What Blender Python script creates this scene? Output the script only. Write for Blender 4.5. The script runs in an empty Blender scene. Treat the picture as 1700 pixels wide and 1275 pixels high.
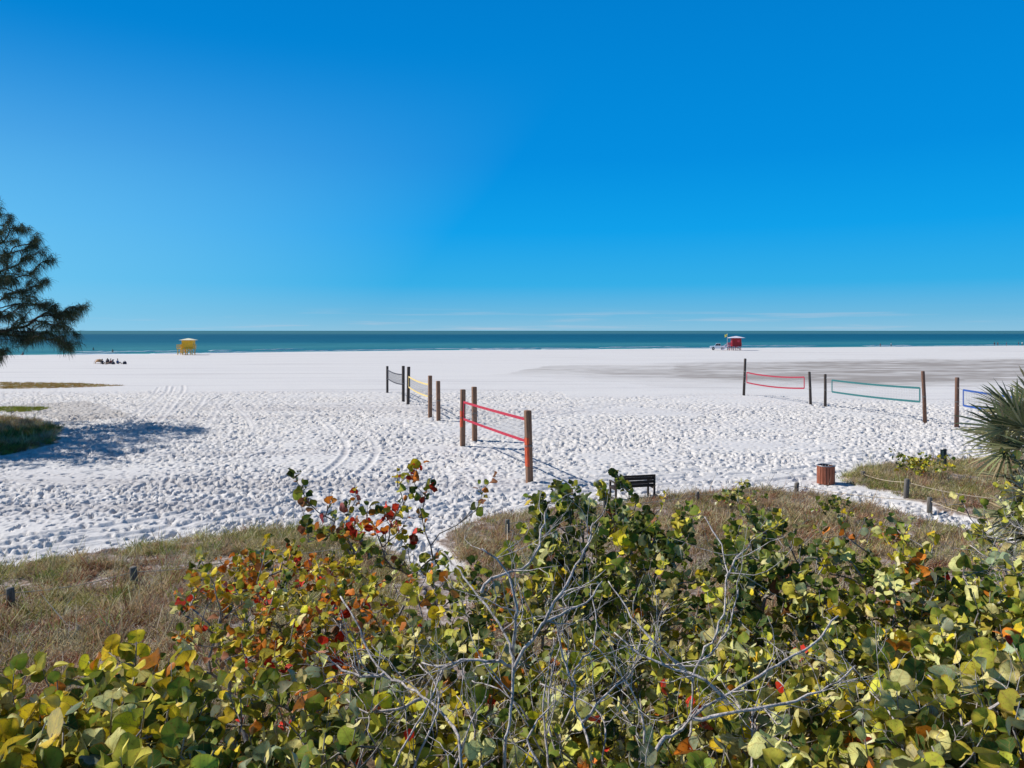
import bpy, bmesh, math, random
import numpy as np
from mathutils import Vector, Matrix

random.seed(7)
RNG = np.random.default_rng(11)
scene = bpy.context.scene
col = scene.collection
F, H, HORIZON, CX = 1250.0, 6.2, 549.0, 850.0      # focal length and layout of the photograph (1700 wide)


def gp(px, py, z=0.0):
    """photo pixel -> point on the level z"""
    d = F * (H - z) / (py - HORIZON)
    return Vector(((px - CX) / F * d, d, z))


def at(px, py, d):
    return Vector(((px - CX) / F * d, d, H - (py - HORIZON) / F * d))


# ------------------------------------------------------------------ objects
def tag(o, label=None, cat=None, group=None, kind=None):
    if label: o['label'] = label
    if cat: o['category'] = cat
    if group: o['group'] = group
    if kind: o['kind'] = kind
    return o


def empty(name, loc, label=None, cat=None, group=None, rz=0.0):
    o = bpy.data.objects.new(name, None)
    col.objects.link(o)
    o.location = loc
    o.rotation_euler = (0, 0, rz)
    o.empty_display_size = 0.2
    tag(o, label, cat, group)
    return o


def copy_tree(o, parent=None):
    c = o.copy()
    col.objects.link(c)
    c.parent = parent
    for ch in [x for x in bpy.data.objects if x.parent == o]:
        copy_tree(ch, c)
    return c


def link_mesh(name, me, mat, parent=None, local=True):
    o = bpy.data.objects.new(name, me)
    if mat: me.materials.append(mat)
    col.objects.link(o)
    if parent is not None:
        o.parent = parent
    return o


def np_mesh(name, verts, faces_flat, loop_totals, smooth=False):
    me = bpy.data.meshes.new(name)
    verts = np.asarray(verts, dtype=np.float32).reshape(-1, 3)
    faces_flat = np.asarray(faces_flat, dtype=np.int32).ravel()
    loop_totals = np.asarray(loop_totals, dtype=np.int32).ravel()
    me.vertices.add(len(verts))
    me.vertices.foreach_set('co', verts.ravel())
    me.loops.add(len(faces_flat))
    me.loops.foreach_set('vertex_index', faces_flat)
    me.polygons.add(len(loop_totals))
    starts = np.concatenate([[0], np.cumsum(loop_totals)[:-1]]).astype(np.int32)
    me.polygons.foreach_set('loop_start', starts)
    me.polygons.foreach_set('loop_total', loop_totals)
    me.polygons.foreach_set('use_smooth', np.full(len(loop_totals), smooth, dtype=bool))
    me.update(calc_edges=True)
    me.validate()
    return me


def color_attr(me, name, rgb):
    a = me.color_attributes.new(name, 'FLOAT_COLOR', 'POINT')
    rgba = np.ones((len(me.vertices), 4), dtype=np.float32)
    rgba[:, :3] = rgb
    a.data.foreach_set('color', rgba.ravel())


def float_attr(me, name, vals):
    a = me.attributes.new(name, 'FLOAT', 'POINT')
    a.data.foreach_set('value', np.asarray(vals, dtype=np.float32))


class MB:
    """collects shapes, builds ONE mesh"""
    def __init__(self):
        self.v, self.f, self.s = [], [], []

    def add(self, verts, faces, smooth=False):
        b = len(self.v)
        self.v += [tuple(x) for x in verts]
        for f in faces:
            self.f.append(tuple(i + b for i in f))
            self.s.append(smooth)
        return self

    def box(self, c, size, rot=None, bevel=0.0):
        bm = bmesh.new()
        bmesh.ops.create_cube(bm, size=1.0)
        bmesh.ops.scale(bm, vec=size, verts=bm.verts)
        if bevel > 0:
            bmesh.ops.bevel(bm, geom=list(bm.edges), offset=bevel, segments=1, affect='EDGES', profile=0.5)
        M = Matrix.Translation(Vector(c))
        if rot is not None: M = M @ rot
        bmesh.ops.transform(bm, matrix=M, verts=bm.verts)
        bm.verts.index_update()
        self.add([v.co[:] for v in bm.verts], [[v.index for v in f.verts] for f in bm.faces])
        bm.free()
        return self

    def bar(self, a, b, w, h, up=(0, 0, 1), bevel=0.0):
        a, b = Vector(a), Vector(b)
        d = b - a
        L = d.length
        y = d.normalized()
        x = y.cross(Vector(up))
        if x.length < 1e-4: x = y.cross(Vector((1, 0, 0)))
        x.normalize()
        z = x.cross(y)
        R = Matrix((x, y, z)).transposed().to_4x4()
        return self.box((a + b) / 2, (w, L, h), R, bevel)

    def tube(self, pts, radii, n=6, cap=True, smooth=True):
        pts = [Vector(p) for p in pts]
        if not hasattr(radii, '__len__'): radii = [radii] * len(pts)
        vs, fs = [], []
        ref = None
        for i, p in enumerate(pts):
            t = (pts[min(i + 1, len(pts) - 1)] - pts[max(i - 1, 0)])
            if t.length < 1e-9: t = Vector((0, 0, 1))
            t.normalize()
            if ref is None:
                ref = t.cross(Vector((0.3, 0.2, 1)))
                if ref.length < 1e-3: ref = t.cross(Vector((1, 0, 0)))
            x = (ref - t * ref.dot(t))
            if x.length < 1e-6: x = t.orthogonal()
            x.normalize(); ref = x
            y = t.cross(x)
            for k in range(n):
                a = 2 * math.pi * k / n
                vs.append(p + (x * math.cos(a) + y * math.sin(a)) * radii[i])
        for i in range(len(pts) - 1):
            for k in range(n):
                k2 = (k + 1) % n
                fs.append((i * n + k, i * n + k2, (i + 1) * n + k2, (i + 1) * n + k))
        if cap:
            fs.append(tuple(range(n - 1, -1, -1)))
            fs.append(tuple(range((len(pts) - 1) * n, len(pts) * n)))
        return self.add(vs, fs, smooth)

    def build(self, name, mat, parent=None):
        me = bpy.data.meshes.new(name)
        me.from_pydata(self.v, [], self.f)
        me.polygons.foreach_set('use_smooth', self.s)
        me.update()
        return link_mesh(name, me, mat, parent)


# ------------------------------------------------------------------ materials
def new_mat(name):
    m = bpy.data.materials.new(name)
    m.use_nodes = True
    nt = m.node_tree
    nt.nodes.clear()
    return m, nt


def N(nt, kind, **kw):
    n = nt.nodes.new(kind)
    for k, v in kw.items():
        if k == 'inp':
            for i, x in v.items(): n.inputs[i].default_value = x
        else:
            setattr(n, k, v)
    return n


def ramp(nt, stops):
    r = nt.nodes.new('ShaderNodeValToRGB')
    el = r.color_ramp.elements
    while len(el) > 1: el.remove(el[-1])
    el[0].position = stops[0][0]; el[0].color = (*stops[0][1], 1)
    for p, c in stops[1:]:
        e = el.new(p); e.color = (*c, 1)
    return r


def paint(name, c, rough=0.6, var=0.25, scale=6.0, stretch=(1, 1, 1), bump=0.15, dark=None, metallic=0.0):
    """a solid painted / wooden / metal surface with noise variation"""
    m, nt = new_mat(name)
    L = nt.links.new
    out = N(nt, 'ShaderNodeOutputMaterial')
    p = N(nt, 'ShaderNodeBsdfPrincipled', inp={'Roughness': rough, 'Metallic': metallic})
    tc = N(nt, 'ShaderNodeTexCoord')
    mp = N(nt, 'ShaderNodeMapping', inp={'Scale': stretch})
    nz = N(nt, 'ShaderNodeTexNoise', inp={'Scale': scale, 'Detail': 6.0, 'Roughness': 0.65})
    dk = dark or tuple(x * (1 - var * 1.6) for x in c)
    hi = tuple(min(1, x * (1 + var * 0.7)) for x in c)
    r = ramp(nt, [(0.3, dk), (0.52, c), (0.72, hi)])
    L(tc.outputs['Object'], mp.inputs['Vector']); L(mp.outputs[0], nz.inputs['Vector'])
    L(nz.outputs[0], r.inputs[0]); L(r.outputs[0], p.inputs['Base Color'])
    if bump:
        b = N(nt, 'ShaderNodeBump', inp={'Strength': bump, 'Distance': 0.02})
        L(nz.outputs[0], b.inputs['Height']); L(b.outputs[0], p.inputs['Normal'])
    L(p.outputs[0], out.inputs[0])
    return m


def leaf_mat(name, attr='tint', trans=0.28, veins=True, gloss=0.22):
    m, nt = new_mat(name)
    L = nt.links.new
    out = N(nt, 'ShaderNodeOutputMaterial')
    a = N(nt, 'ShaderNodeAttribute', attribute_name=attr)
    colr = a.outputs['Color']
    if veins:
        uv = N(nt, 'ShaderNodeAttribute', attribute_name='leafuv')
        sep = N(nt, 'ShaderNodeSeparateXYZ'); L(uv.outputs['Vector'], sep.inputs[0])
        ax = N(nt, 'ShaderNodeMath', operation='ABSOLUTE'); L(sep.outputs[0], ax.inputs[0])
        # midrib
        mid = N(nt, 'ShaderNodeMath', operation='LESS_THAN', inp={1: 0.035}); L(ax.outputs[0], mid.inputs[0])
        # side veins: lines y - 0.7|x| = const
        k = N(nt, 'ShaderNodeMath', operation='MULTIPLY_ADD', inp={1: -0.75}); L(ax.outputs[0], k.inputs[0]); L(sep.outputs[1], k.inputs[2])
        w = N(nt, 'ShaderNodeMath', operation='MULTIPLY', inp={1: 3.2}); L(k.outputs[0], w.inputs[0])
        fr = N(nt, 'ShaderNodeMath', operation='FRACT'); L(w.outputs[0], fr.inputs[0])
        sv = N(nt, 'ShaderNodeMath', operation='LESS_THAN', inp={1: 0.10}); L(fr.outputs[0], sv.inputs[0])
        mx = N(nt, 'ShaderNodeMath', operation='MAXIMUM'); L(mid.outputs[0], mx.inputs[0]); L(sv.outputs[0], mx.inputs[1])
        vs = N(nt, 'ShaderNodeMath', operation='MULTIPLY', inp={1: 0.32}); L(mx.outputs[0], vs.inputs[0])
        mixv = N(nt, 'ShaderNodeMix', data_type='RGBA', inp={'B': (0.34, 0.20, 0.06, 1)})
        L(vs.outputs[0], mixv.inputs['Factor']); L(colr, mixv.inputs['A'])
        # blotches and brown spots
        geo = N(nt, 'ShaderNodeNewGeometry')
        nz = N(nt, 'ShaderNodeTexNoise', inp={'Scale': 16.0, 'Detail': 3.0})
        L(geo.outputs['Position'], nz.inputs['Vector'])
        br = ramp(nt, [(0.30, (0.55, 0.60, 0.5)), (0.5, (1, 1, 1)), (0.75, (1.35, 1.25, 1.0))])
        L(nz.outputs[0], br.inputs[0])
        mul = N(nt, 'ShaderNodeMix', data_type='RGBA', blend_type='MULTIPLY', inp={'Factor': 0.8})
        L(mixv.outputs['Result'], mul.inputs['A']); L(br.outputs[0], mul.inputs['B'])
        nz2 = N(nt, 'ShaderNodeTexNoise', inp={'Scale': 70.0, 'Detail': 2.0}); L(geo.outputs['Position'], nz2.inputs['Vector'])
        sp = N(nt, 'ShaderNodeMapRange', inp={'From Min': 0.62, 'From Max': 0.68, 'To Min': 0.0, 'To Max': 0.55}); L(nz2.outputs[0], sp.inputs[0])
        mix2 = N(nt, 'ShaderNodeMix', data_type='RGBA', inp={'B': (0.16, 0.06, 0.015, 1)})
        L(sp.outputs[0], mix2.inputs['Factor']); L(mul.outputs['Result'], mix2.inputs['A'])
        cen = N(nt, 'ShaderNodeVectorMath', operation='DISTANCE'); cen.inputs[1].default_value = (0, 0.5, 0); L(uv.outputs['Vector'], cen.inputs[0])
        en = N(nt, 'ShaderNodeMath', operation='MULTIPLY_ADD', inp={1: 0.30}); L(nz.outputs[0], en.inputs[0]); L(cen.outputs['Value'], en.inputs[2])
        er = N(nt, 'ShaderNodeMapRange', inp={'From Min': 0.60, 'From Max': 0.70, 'To Min': 0.0, 'To Max': 0.75}); L(en.outputs[0], er.inputs[0])
        mix3 = N(nt, 'ShaderNodeMix', data_type='RGBA', inp={'B': (0.20, 0.085, 0.02, 1)})
        L(er.outputs[0], mix3.inputs['Factor']); L(mix2.outputs['Result'], mix3.inputs['A'])
        colr = mix3.outputs['Result']
    d = N(nt, 'ShaderNodeBsdfDiffuse'); L(colr, d.inputs['Color'])
    t = N(nt, 'ShaderNodeBsdfTranslucent'); L(colr, t.inputs['Color'])
    ms = N(nt, 'ShaderNodeMixShader', inp={0: trans}); L(d.outputs[0], ms.inputs[1]); L(t.outputs[0], ms.inputs[2])
    if gloss:
        g = N(nt, 'ShaderNodeBsdfGlossy', inp={'Roughness': 0.62, 'Color': (0.9, 0.9, 0.9, 1)})
        fz = N(nt, 'ShaderNodeFresnel', inp={'IOR': 1.38})
        fm = N(nt, 'ShaderNodeMath', operation='MULTIPLY', inp={1: gloss}); L(fz.outputs[0], fm.inputs[0])
        m2 = N(nt, 'ShaderNodeMixShader'); L(fm.outputs[0], m2.inputs[0]); L(ms.outputs[0], m2.inputs[1]); L(g.outputs[0], m2.inputs[2])
        L(m2.outputs[0], out.inputs[0])
    else:
        L(ms.outputs[0], out.inputs[0])
    return m


M = {}
M['leaf'] = leaf_mat('sea_grape_leaf')
M['grass'] = leaf_mat('dry_grass_blade', trans=0.3, veins=False, gloss=0)
M['needle'] = leaf_mat('pine_needle', trans=0.2, veins=False, gloss=0)
M['palm'] = leaf_mat('palm_frond', trans=0.2, veins=False, gloss=0.5)
M['bark'] = paint('grey_bark', (0.30, 0.27, 0.25), 0.9, 0.45, 14, (1, 1, 0.3), 0.6)
M['dead'] = paint('bleached_dead_bark', (0.52, 0.46, 0.43), 0.9, 0.55, 26, (1, 1, 0.5), 0.9)
M['twig'] = paint('brown_twig_bark', (0.13, 0.095, 0.07), 0.9, 0.5, 14, (1, 1, 0.4), 0.5)
M['pinebark'] = paint('dark_pine_bark', (0.09, 0.07, 0.055), 0.95, 0.5, 6, (1, 1, 0.3), 0.8)
M['timber'] = paint('weathered_timber', (0.27, 0.14, 0.08), 0.85, 0.45, 9, (4, 4, 0.25), 0.5)
M['timber_mid'] = paint('reddish_weathered_timber', (0.19, 0.095, 0.06), 0.85, 0.5, 9, (4, 4, 0.25), 0.6)
M['timber_dark'] = paint('dark_weathered_timber', (0.075, 0.055, 0.045), 0.85, 0.5, 9, (4, 4, 0.25), 0.5)
M['orange_paint'] = paint('flaking_orange_paint', (0.62, 0.085, 0.02), 0.6, 0.45, 7, (3, 3, 0.5), 0.2)
M['red_band'] = paint('red_webbing', (0.50, 0.018, 0.05), 0.7, 0.15, 10)
M['yellow_band'] = paint('pale_yellow_webbing', (0.80, 0.60, 0.22), 0.7, 0.15, 10)
M['black_band'] = paint('black_webbing', (0.035, 0.035, 0.05), 0.7, 0.15, 10)
M['pink_band'] = paint('faded_red_webbing', (0.40, 0.03, 0.06), 0.7, 0.15, 10)
M['green_band'] = paint('teal_webbing', (0.025, 0.15, 0.155), 0.7, 0.15, 10)
M['blue_band'] = paint('blue_webbing', (0.02, 0.08, 0.32), 0.7, 0.15, 10)
M['cord'] = paint('grey_cord', (0.30, 0.28, 0.26), 0.8, 0.2, 10)
M['net_dark'] = paint('black_net_cord', (0.10, 0.10, 0.11), 0.8, 0.1, 10)
M['net_light'] = paint('pale_net_cord', (0.5, 0.5, 0.5), 0.8, 0.1, 10)
M['bench'] = paint('dark_brown_bench_wood', (0.045, 0.028, 0.02), 0.7, 0.4, 8, (0.4, 4, 4), 0.3)
M['slat'] = paint('red_brown_slat', (0.36, 0.105, 0.05), 0.7, 0.35, 7, (4, 4, 0.4), 0.3)
M['rim'] = paint('galvanised_rim', (0.30, 0.30, 0.31), 0.45, 0.2, 10, metallic=0.6)
M['bag'] = paint('black_liner', (0.02, 0.02, 0.02), 0.5, 0.2, 10)
M['oldpost'] = paint('weathered_grey_post', (0.16, 0.14, 0.12), 0.9, 0.5, 10, (4, 4, 0.3), 0.6)
M['rope'] = paint('faded_rope', (0.55, 0.45, 0.32), 0.9, 0.3, 40)
M['sign_board'] = paint('dark_sign_board', (0.03, 0.032, 0.03), 0.5, 0.2, 10)
M['sign_face'] = paint('dull_green_sign_face', (0.14, 0.18, 0.13), 0.5, 0.3, 14)
M['tower_yellow'] = paint('bright_yellow_paint', (0.85, 0.46, 0.012), 0.55, 0.18, 3, (2, 2, 0.5), 0.05)
M['tower_red'] = paint('deep_red_paint', (0.32, 0.003, 0.008), 0.55, 0.18, 3, (2, 2, 0.5), 0.05)
M['tower_pink'] = paint('faded_red_paint', (0.55, 0.035, 0.06), 0.55, 0.18, 3)
M['roof_cream'] = paint('cream_roof_paint', (0.80, 0.74, 0.52), 0.6, 0.12, 3)
M['roof_lilac'] = paint('pale_roof_paint', (0.72, 0.68, 0.76), 0.6, 0.12, 3)
M['pile'] = paint('dark_timber_pile', (0.10, 0.055, 0.03), 0.8, 0.3, 5)
M['white'] = paint('white_paint', (0.80, 0.80, 0.80), 0.4, 0.06, 4, bump=0.02)
M['carwhite'] = paint('white_car_paint', (0.80, 0.81, 0.83), 0.22, 0.04, 3, bump=0)
M['glass'] = paint('dark_window_glass', (0.015, 0.02, 0.025), 0.06, 0.2, 3, bump=0)
M['tyre'] = paint('black_rubber', (0.02, 0.02, 0.02), 0.8, 0.2, 8)
M['steel'] = paint('brushed_steel', (0.5, 0.5, 0.52), 0.35, 0.1, 8, metallic=0.8)
M['lamp_red'] = paint('red_lamp_plastic', (0.5, 0.02, 0.02), 0.25, 0.1, 8, bump=0)
M['lamp_clear'] = paint('clear_lamp_plastic', (0.7, 0.72, 0.72), 0.15, 0.1, 8, bump=0)
M['flag'] = paint('yellow_flag_cloth', (0.85, 0.72, 0.12), 0.8, 0.12, 6)
M['skin'] = paint('tanned_skin', (0.30, 0.16, 0.10), 0.55, 0.12, 8, bump=0.05)
M['hair'] = paint('dark_hair', (0.03, 0.02, 0.015), 0.6, 0.3, 20)
M['cloth_dark'] = paint('dark_cloth', (0.03, 0.032, 0.05), 0.85, 0.3, 12)
M['cloth_red'] = paint('red_cloth', (0.30, 0.05, 0.05), 0.85, 0.3, 12)
M['cloth_white'] = paint('white_cloth', (0.75, 0.75, 0.75), 0.85, 0.1, 12)
M['cloth_blue'] = paint('blue_cloth', (0.05, 0.11, 0.28), 0.85, 0.2, 12)
M['tent'] = paint('orange_brown_tent_cloth', (0.50, 0.24, 0.09), 0.8, 0.3, 5)
M['tent_in'] = paint('pale_tent_cloth', (0.62, 0.48, 0.34), 0.8, 0.2, 5)
M['foam'] = paint('white_foam', (0.85, 0.87, 0.88), 0.8, 0.1, 3)


# ------------------------------------------------------------------ light and sky
SUN = Vector((-3.2, 1.1, 3.0)).normalized()
EL = math.asin(SUN.z)
AZ = math.atan2(SUN.x, SUN.y)
world = bpy.data.worlds.new('World')
scene.world = world
world.use_nodes = True
wn = world.node_tree
wn.nodes.clear()
wo = N(wn, 'ShaderNodeOutputWorld')
bg = N(wn, 'ShaderNodeBackground', inp={'Strength': 0.10})
sky = N(wn, 'ShaderNodeTexSky', sky_type='NISHITA', sun_disc=False, sun_elevation=EL, sun_rotation=AZ,
        altitude=0.0, air_density=1.0, dust_density=0.1, ozone_density=1.0)
gm = N(wn, 'ShaderNodeGamma', inp={'Gamma': 1.0})
hs = N(wn, 'ShaderNodeHueSaturation', inp={'Hue': 0.5, 'Saturation': 1.5, 'Value': 1.0})
wn.links.new(sky.outputs[0], hs.inputs['Color'])
# thin low cloud bars near the horizon
wtc = N(wn, 'ShaderNodeTexCoord')
wmp = N(wn, 'ShaderNodeMapping', inp={'Scale': (5.0, 5.0, 150.0)})
wnz = N(wn, 'ShaderNodeTexNoise', inp={'Scale': 1.0, 'Detail': 5.0, 'Roughness': 0.55})
wn.links.new(wtc.outputs['Generated'], wmp.inputs[0]); wn.links.new(wmp.outputs[0], wnz.inputs['Vector'])
wsep = N(wn, 'ShaderNodeSeparateXYZ'); wn.links.new(wtc.outputs['Generated'], wsep.inputs[0])
band = ramp(wn, [(0.0, (1, 1, 1)), (0.018, (1, 1, 1)), (0.030, (0, 0, 0))])
wn.links.new(wsep.outputs[2], band.inputs[0])
thr = N(wn, 'ShaderNodeMapRange', inp={'From Min': 0.52, 'From Max': 0.72, 'To Min': 0.0, 'To Max': 0.5})
wn.links.new(wnz.outputs[0], thr.inputs[0])
cm = N(wn, 'ShaderNodeMath', operation='MULTIPLY')
wn.links.new(thr.outputs[0], cm.inputs[0]); wn.links.new(band.outputs[0], cm.inputs[1])
cmix = N(wn, 'ShaderNodeMix', data_type='RGBA', inp={'B': (5.2, 5.6, 6.6, 1)})
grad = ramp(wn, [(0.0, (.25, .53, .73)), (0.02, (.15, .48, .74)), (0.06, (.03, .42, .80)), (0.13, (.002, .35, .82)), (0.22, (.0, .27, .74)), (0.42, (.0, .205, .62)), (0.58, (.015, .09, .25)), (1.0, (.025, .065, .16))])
wn.links.new(wsep.outputs[2], grad.inputs[0])
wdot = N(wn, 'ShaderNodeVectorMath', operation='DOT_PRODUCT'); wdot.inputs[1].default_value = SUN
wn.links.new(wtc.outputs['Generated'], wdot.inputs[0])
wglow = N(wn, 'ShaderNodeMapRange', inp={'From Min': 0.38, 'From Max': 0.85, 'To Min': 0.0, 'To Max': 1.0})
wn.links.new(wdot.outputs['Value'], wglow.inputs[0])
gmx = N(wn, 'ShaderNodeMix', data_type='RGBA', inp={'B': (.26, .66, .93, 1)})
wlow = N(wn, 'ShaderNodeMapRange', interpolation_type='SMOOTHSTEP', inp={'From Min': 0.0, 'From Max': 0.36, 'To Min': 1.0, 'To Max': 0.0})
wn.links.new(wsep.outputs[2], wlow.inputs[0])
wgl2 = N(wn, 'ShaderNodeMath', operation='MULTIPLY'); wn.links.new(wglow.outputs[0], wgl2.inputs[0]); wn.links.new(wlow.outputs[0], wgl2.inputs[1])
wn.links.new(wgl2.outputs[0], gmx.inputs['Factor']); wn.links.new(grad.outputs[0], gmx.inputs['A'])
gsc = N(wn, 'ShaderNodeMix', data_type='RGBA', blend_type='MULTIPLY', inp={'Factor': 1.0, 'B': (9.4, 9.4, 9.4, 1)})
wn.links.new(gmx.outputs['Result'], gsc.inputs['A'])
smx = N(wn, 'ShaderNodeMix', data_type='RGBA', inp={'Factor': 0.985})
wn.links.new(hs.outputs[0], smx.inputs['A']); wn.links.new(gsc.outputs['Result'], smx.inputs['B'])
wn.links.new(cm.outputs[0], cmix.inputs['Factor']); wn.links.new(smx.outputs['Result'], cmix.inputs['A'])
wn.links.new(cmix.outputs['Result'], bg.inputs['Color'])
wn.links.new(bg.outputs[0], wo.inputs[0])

sl = bpy.data.lights.new('sun', 'SUN')
sl.energy = 5.0
sl.angle = math.radians(0.5)
sl.color = (1.0, 0.955, 0.89)
so = bpy.data.objects.new('sun', sl)
col.objects.link(so)
so.rotation_euler = (-SUN).to_track_quat('-Z', 'Y').to_euler()
so.location = SUN * 80

cam = bpy.data.cameras.new('camera')
cam.sensor_width = 36.0
cam.lens = 36.0 * F / 1700.0
cam.shift_y = -(637.5 - HORIZON) / 1700.0
cam.clip_start = 0.1
cam.clip_end = 120000.0
co = bpy.data.objects.new('camera', cam)
col.objects.link(co)
co.location = (0, 0, H)
co.rotation_euler = (math.radians(90), 0, 0)
scene.camera = co
scene.view_settings.view_transform = 'Standard'
scene.view_settings.look = 'None'
scene.view_settings.exposure = 0.1
scene.view_settings.gamma = 1.0
scene.cycles.max_bounces = 6
scene.cycles.transparent_max_bounces = 4


# ------------------------------------------------------------------ numpy helpers
def in_poly(x, y, poly):
    x = np.asarray(x); y = np.asarray(y)
    res = np.zeros(x.shape, dtype=bool)
    n = len(poly)
    for i in range(n):
        x1, y1 = poly[i]; x2, y2 = poly[(i + 1) % n]
        if y1 == y2: continue
        c = ((y1 > y) != (y2 > y)) & (x < (x2 - x1) * (y - y1) / (y2 - y1) + x1)
        res ^= c
    return res


def ground_poly(pts):
    return [tuple(gp(*p)[:2]) for p in pts]


def vnoise(x, y, scale, seed=0):
    """smooth value noise on world coordinates"""
    r = np.random.default_rng(seed)
    T = r.random((256, 256))
    u = np.asarray(x) / scale; v = np.asarray(y) / scale
    iu = np.floor(u).astype(int); iv = np.floor(v).astype(int)
    fu = u - iu; fv = v - iv
    fu = fu * fu * (3 - 2 * fu); fv = fv * fv * (3 - 2 * fv)
    a = T[iu % 256, iv % 256]; b = T[(iu + 1) % 256, iv % 256]
    c = T[iu % 256, (iv + 1) % 256]; d = T[(iu + 1) % 256, (iv + 1) % 256]
    return (a * (1 - fu) + b * fu) * (1 - fv) + (c * (1 - fu) + d * fu) * fv


# shoreline and beds (traced once, then real places on the ground)
SH = np.array([gp(px, py, -0.5)[:2] for px, py in
               [(-300, 594), (0, 590), (290, 587.5), (450, 585), (700, 582), (1000, 580), (1200, 578.3), (1700, 574), (2100, 571)]])


def shore_y(x):
    return np.interp(x, SH[:, 0], SH[:, 1])


BED_LEFT = ground_poly([(-220, 985), (-80, 965), (0, 948), (100, 929), (250, 906), (420, 884), (520, 880), (620, 897),
                        (670, 950), (690, 1080), (690, 1250), (-300, 1250)])
BED_MID = ground_poly([(750, 884), (800, 862), (880, 850), (1000, 838), (1100, 824), (1250, 814), (1330, 818), (1400, 833),
                       (1480, 851), (1580, 878), (1660, 915), (1900, 1010), (1900, 1250), (800, 1250), (785, 1000)])
BED_PATH = ground_poly([(1392, 797), (1440, 778), (1520, 768), (1600, 764), (1760, 758), (1900, 765), (1900, 880), (1650, 868),
                        (1560, 842), (1480, 820), (1420, 806)])
BED_TREE = ground_poly([(-160, 696), (0, 695), (60, 700), (98, 714), (88, 735), (40, 749), (0, 756), (-160, 764)])
BED_STRIP = ground_poly([(-160, 676), (85, 676.5), (70, 681), (40, 684), (-160, 686)])
BED_BROWN = ground_poly([(-300, 634), (0, 634.5), (120, 636), (206, 640.5), (150, 643), (60, 645.5), (-300, 648)])
WET = ground_poly([(960, 617), (1040, 607), (1150, 603.5), (1300, 601), (1500, 598), (1900, 594), (1900, 633), (1500, 636),
                   (1300, 636), (1150, 630), (1050, 624)])

# ------------------------------------------------------------------ sand height map (trodden soft sand)
CELL = 0.05
RX0, RX1, RY0, RY1 = -78.0, 78.0, 15.0, 96.0
RW = int((RX1 - RX0) / CELL); RH = int((RY1 - RY0) / CELL)
HM = np.zeros((RH, RW), dtype=np.float32)
print('height map', HM.shape)


def stamp(cx, cy, ang, a, b, d, rim=0.4):
    R = max(a, b) * 2.1
    i0 = int((cy - R - RY0) / CELL); i1 = int((cy + R - RY0) / CELL) + 1
    j0 = int((cx - R - RX0) / CELL); j1 = int((cx + R - RX0) / CELL) + 1
    if i0 < 0 or j0 < 0 or i1 >= RH or j1 >= RW: return
    yy = (np.arange(i0, i1) * CELL + RY0 - cy)[:, None]
    xx = (np.arange(j0, j1) * CELL + RX0 - cx)[None, :]
    c, s = math.cos(ang), math.sin(ang)
    u = (xx * c + yy * s) / a; v = (-xx * s + yy * c) / b
    q2 = u * u + v * v
    q = np.sqrt(q2)
    HM[i0:i1, j0:j1] += (-d * np.exp(-q2 * q2) + rim * d * np.exp(-((q - 1.45) / 0.38) ** 2)).astype(np.float32)


def trod_amount(x, y):
    edge = 79 + 6 * (vnoise(x, y, 14, 3) - 0.5) - 0.0 * x
    edge = np.where(x > 5, 74 - (x - 5) * 0.15 + 5 * (vnoise(x, y, 9, 5) - 0.5), edge)
    return np.clip((edge - y) / 9.0, 0, 1)


npr = 260000
ys = RNG.uniform(16.5, 92, npr * 2)
xs = RNG.uniform(-1, 1, npr * 2) * (0.74 * ys + 5)
keep = RNG.random(npr * 2) < (0.74 * ys + 5) / 73 * np.clip(trod_amount(xs, ys) * (0.12 + 1.35 * vnoise(xs, ys, 4.0, 8) * (0.5 + vnoise(xs, ys, 1.3, 9))), 0, 1) * 1.1
for dx_, dy_ in ((0, 0), (.45, 0), (-.45, 0), (0, .5), (0, -.5)):
    for P_ in (BED_LEFT, BED_MID, BED_PATH, BED_TREE): keep &= ~in_poly(xs + dx_, ys + dy_, P_)
for ex_, ey_, ew_, eh_ in ((21, 67, 9, 6), (8, 58, 8, 4), (-2, 47, 5, 4), (14, 41, 5, 3), (-9, 36, 4, 3), (-19, 33, 5, 3), (5, 37, 3, 2)):   # smoother worn places
    q_ = ((xs - ex_) / ew_) ** 2 + ((ys - ey_) / eh_) ** 2
    keep &= RNG.random(len(xs)) > 0.85 * np.exp(-q_ * q_)
xs, ys = xs[keep], ys[keep]
print('prints', len(xs))
angs = RNG.normal(0.9, 1.2, len(xs))
for x, y, a_ in zip(xs, ys, angs):
    s = random.uniform(0.6, 1.2) if random.random() < 0.94 else random.uniform(1.3, 1.9)
    stamp(x, y, a_, 0.112 * s, 0.062 * s, random.uniform(0.075, 0.165) * s, 0.18)


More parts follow.
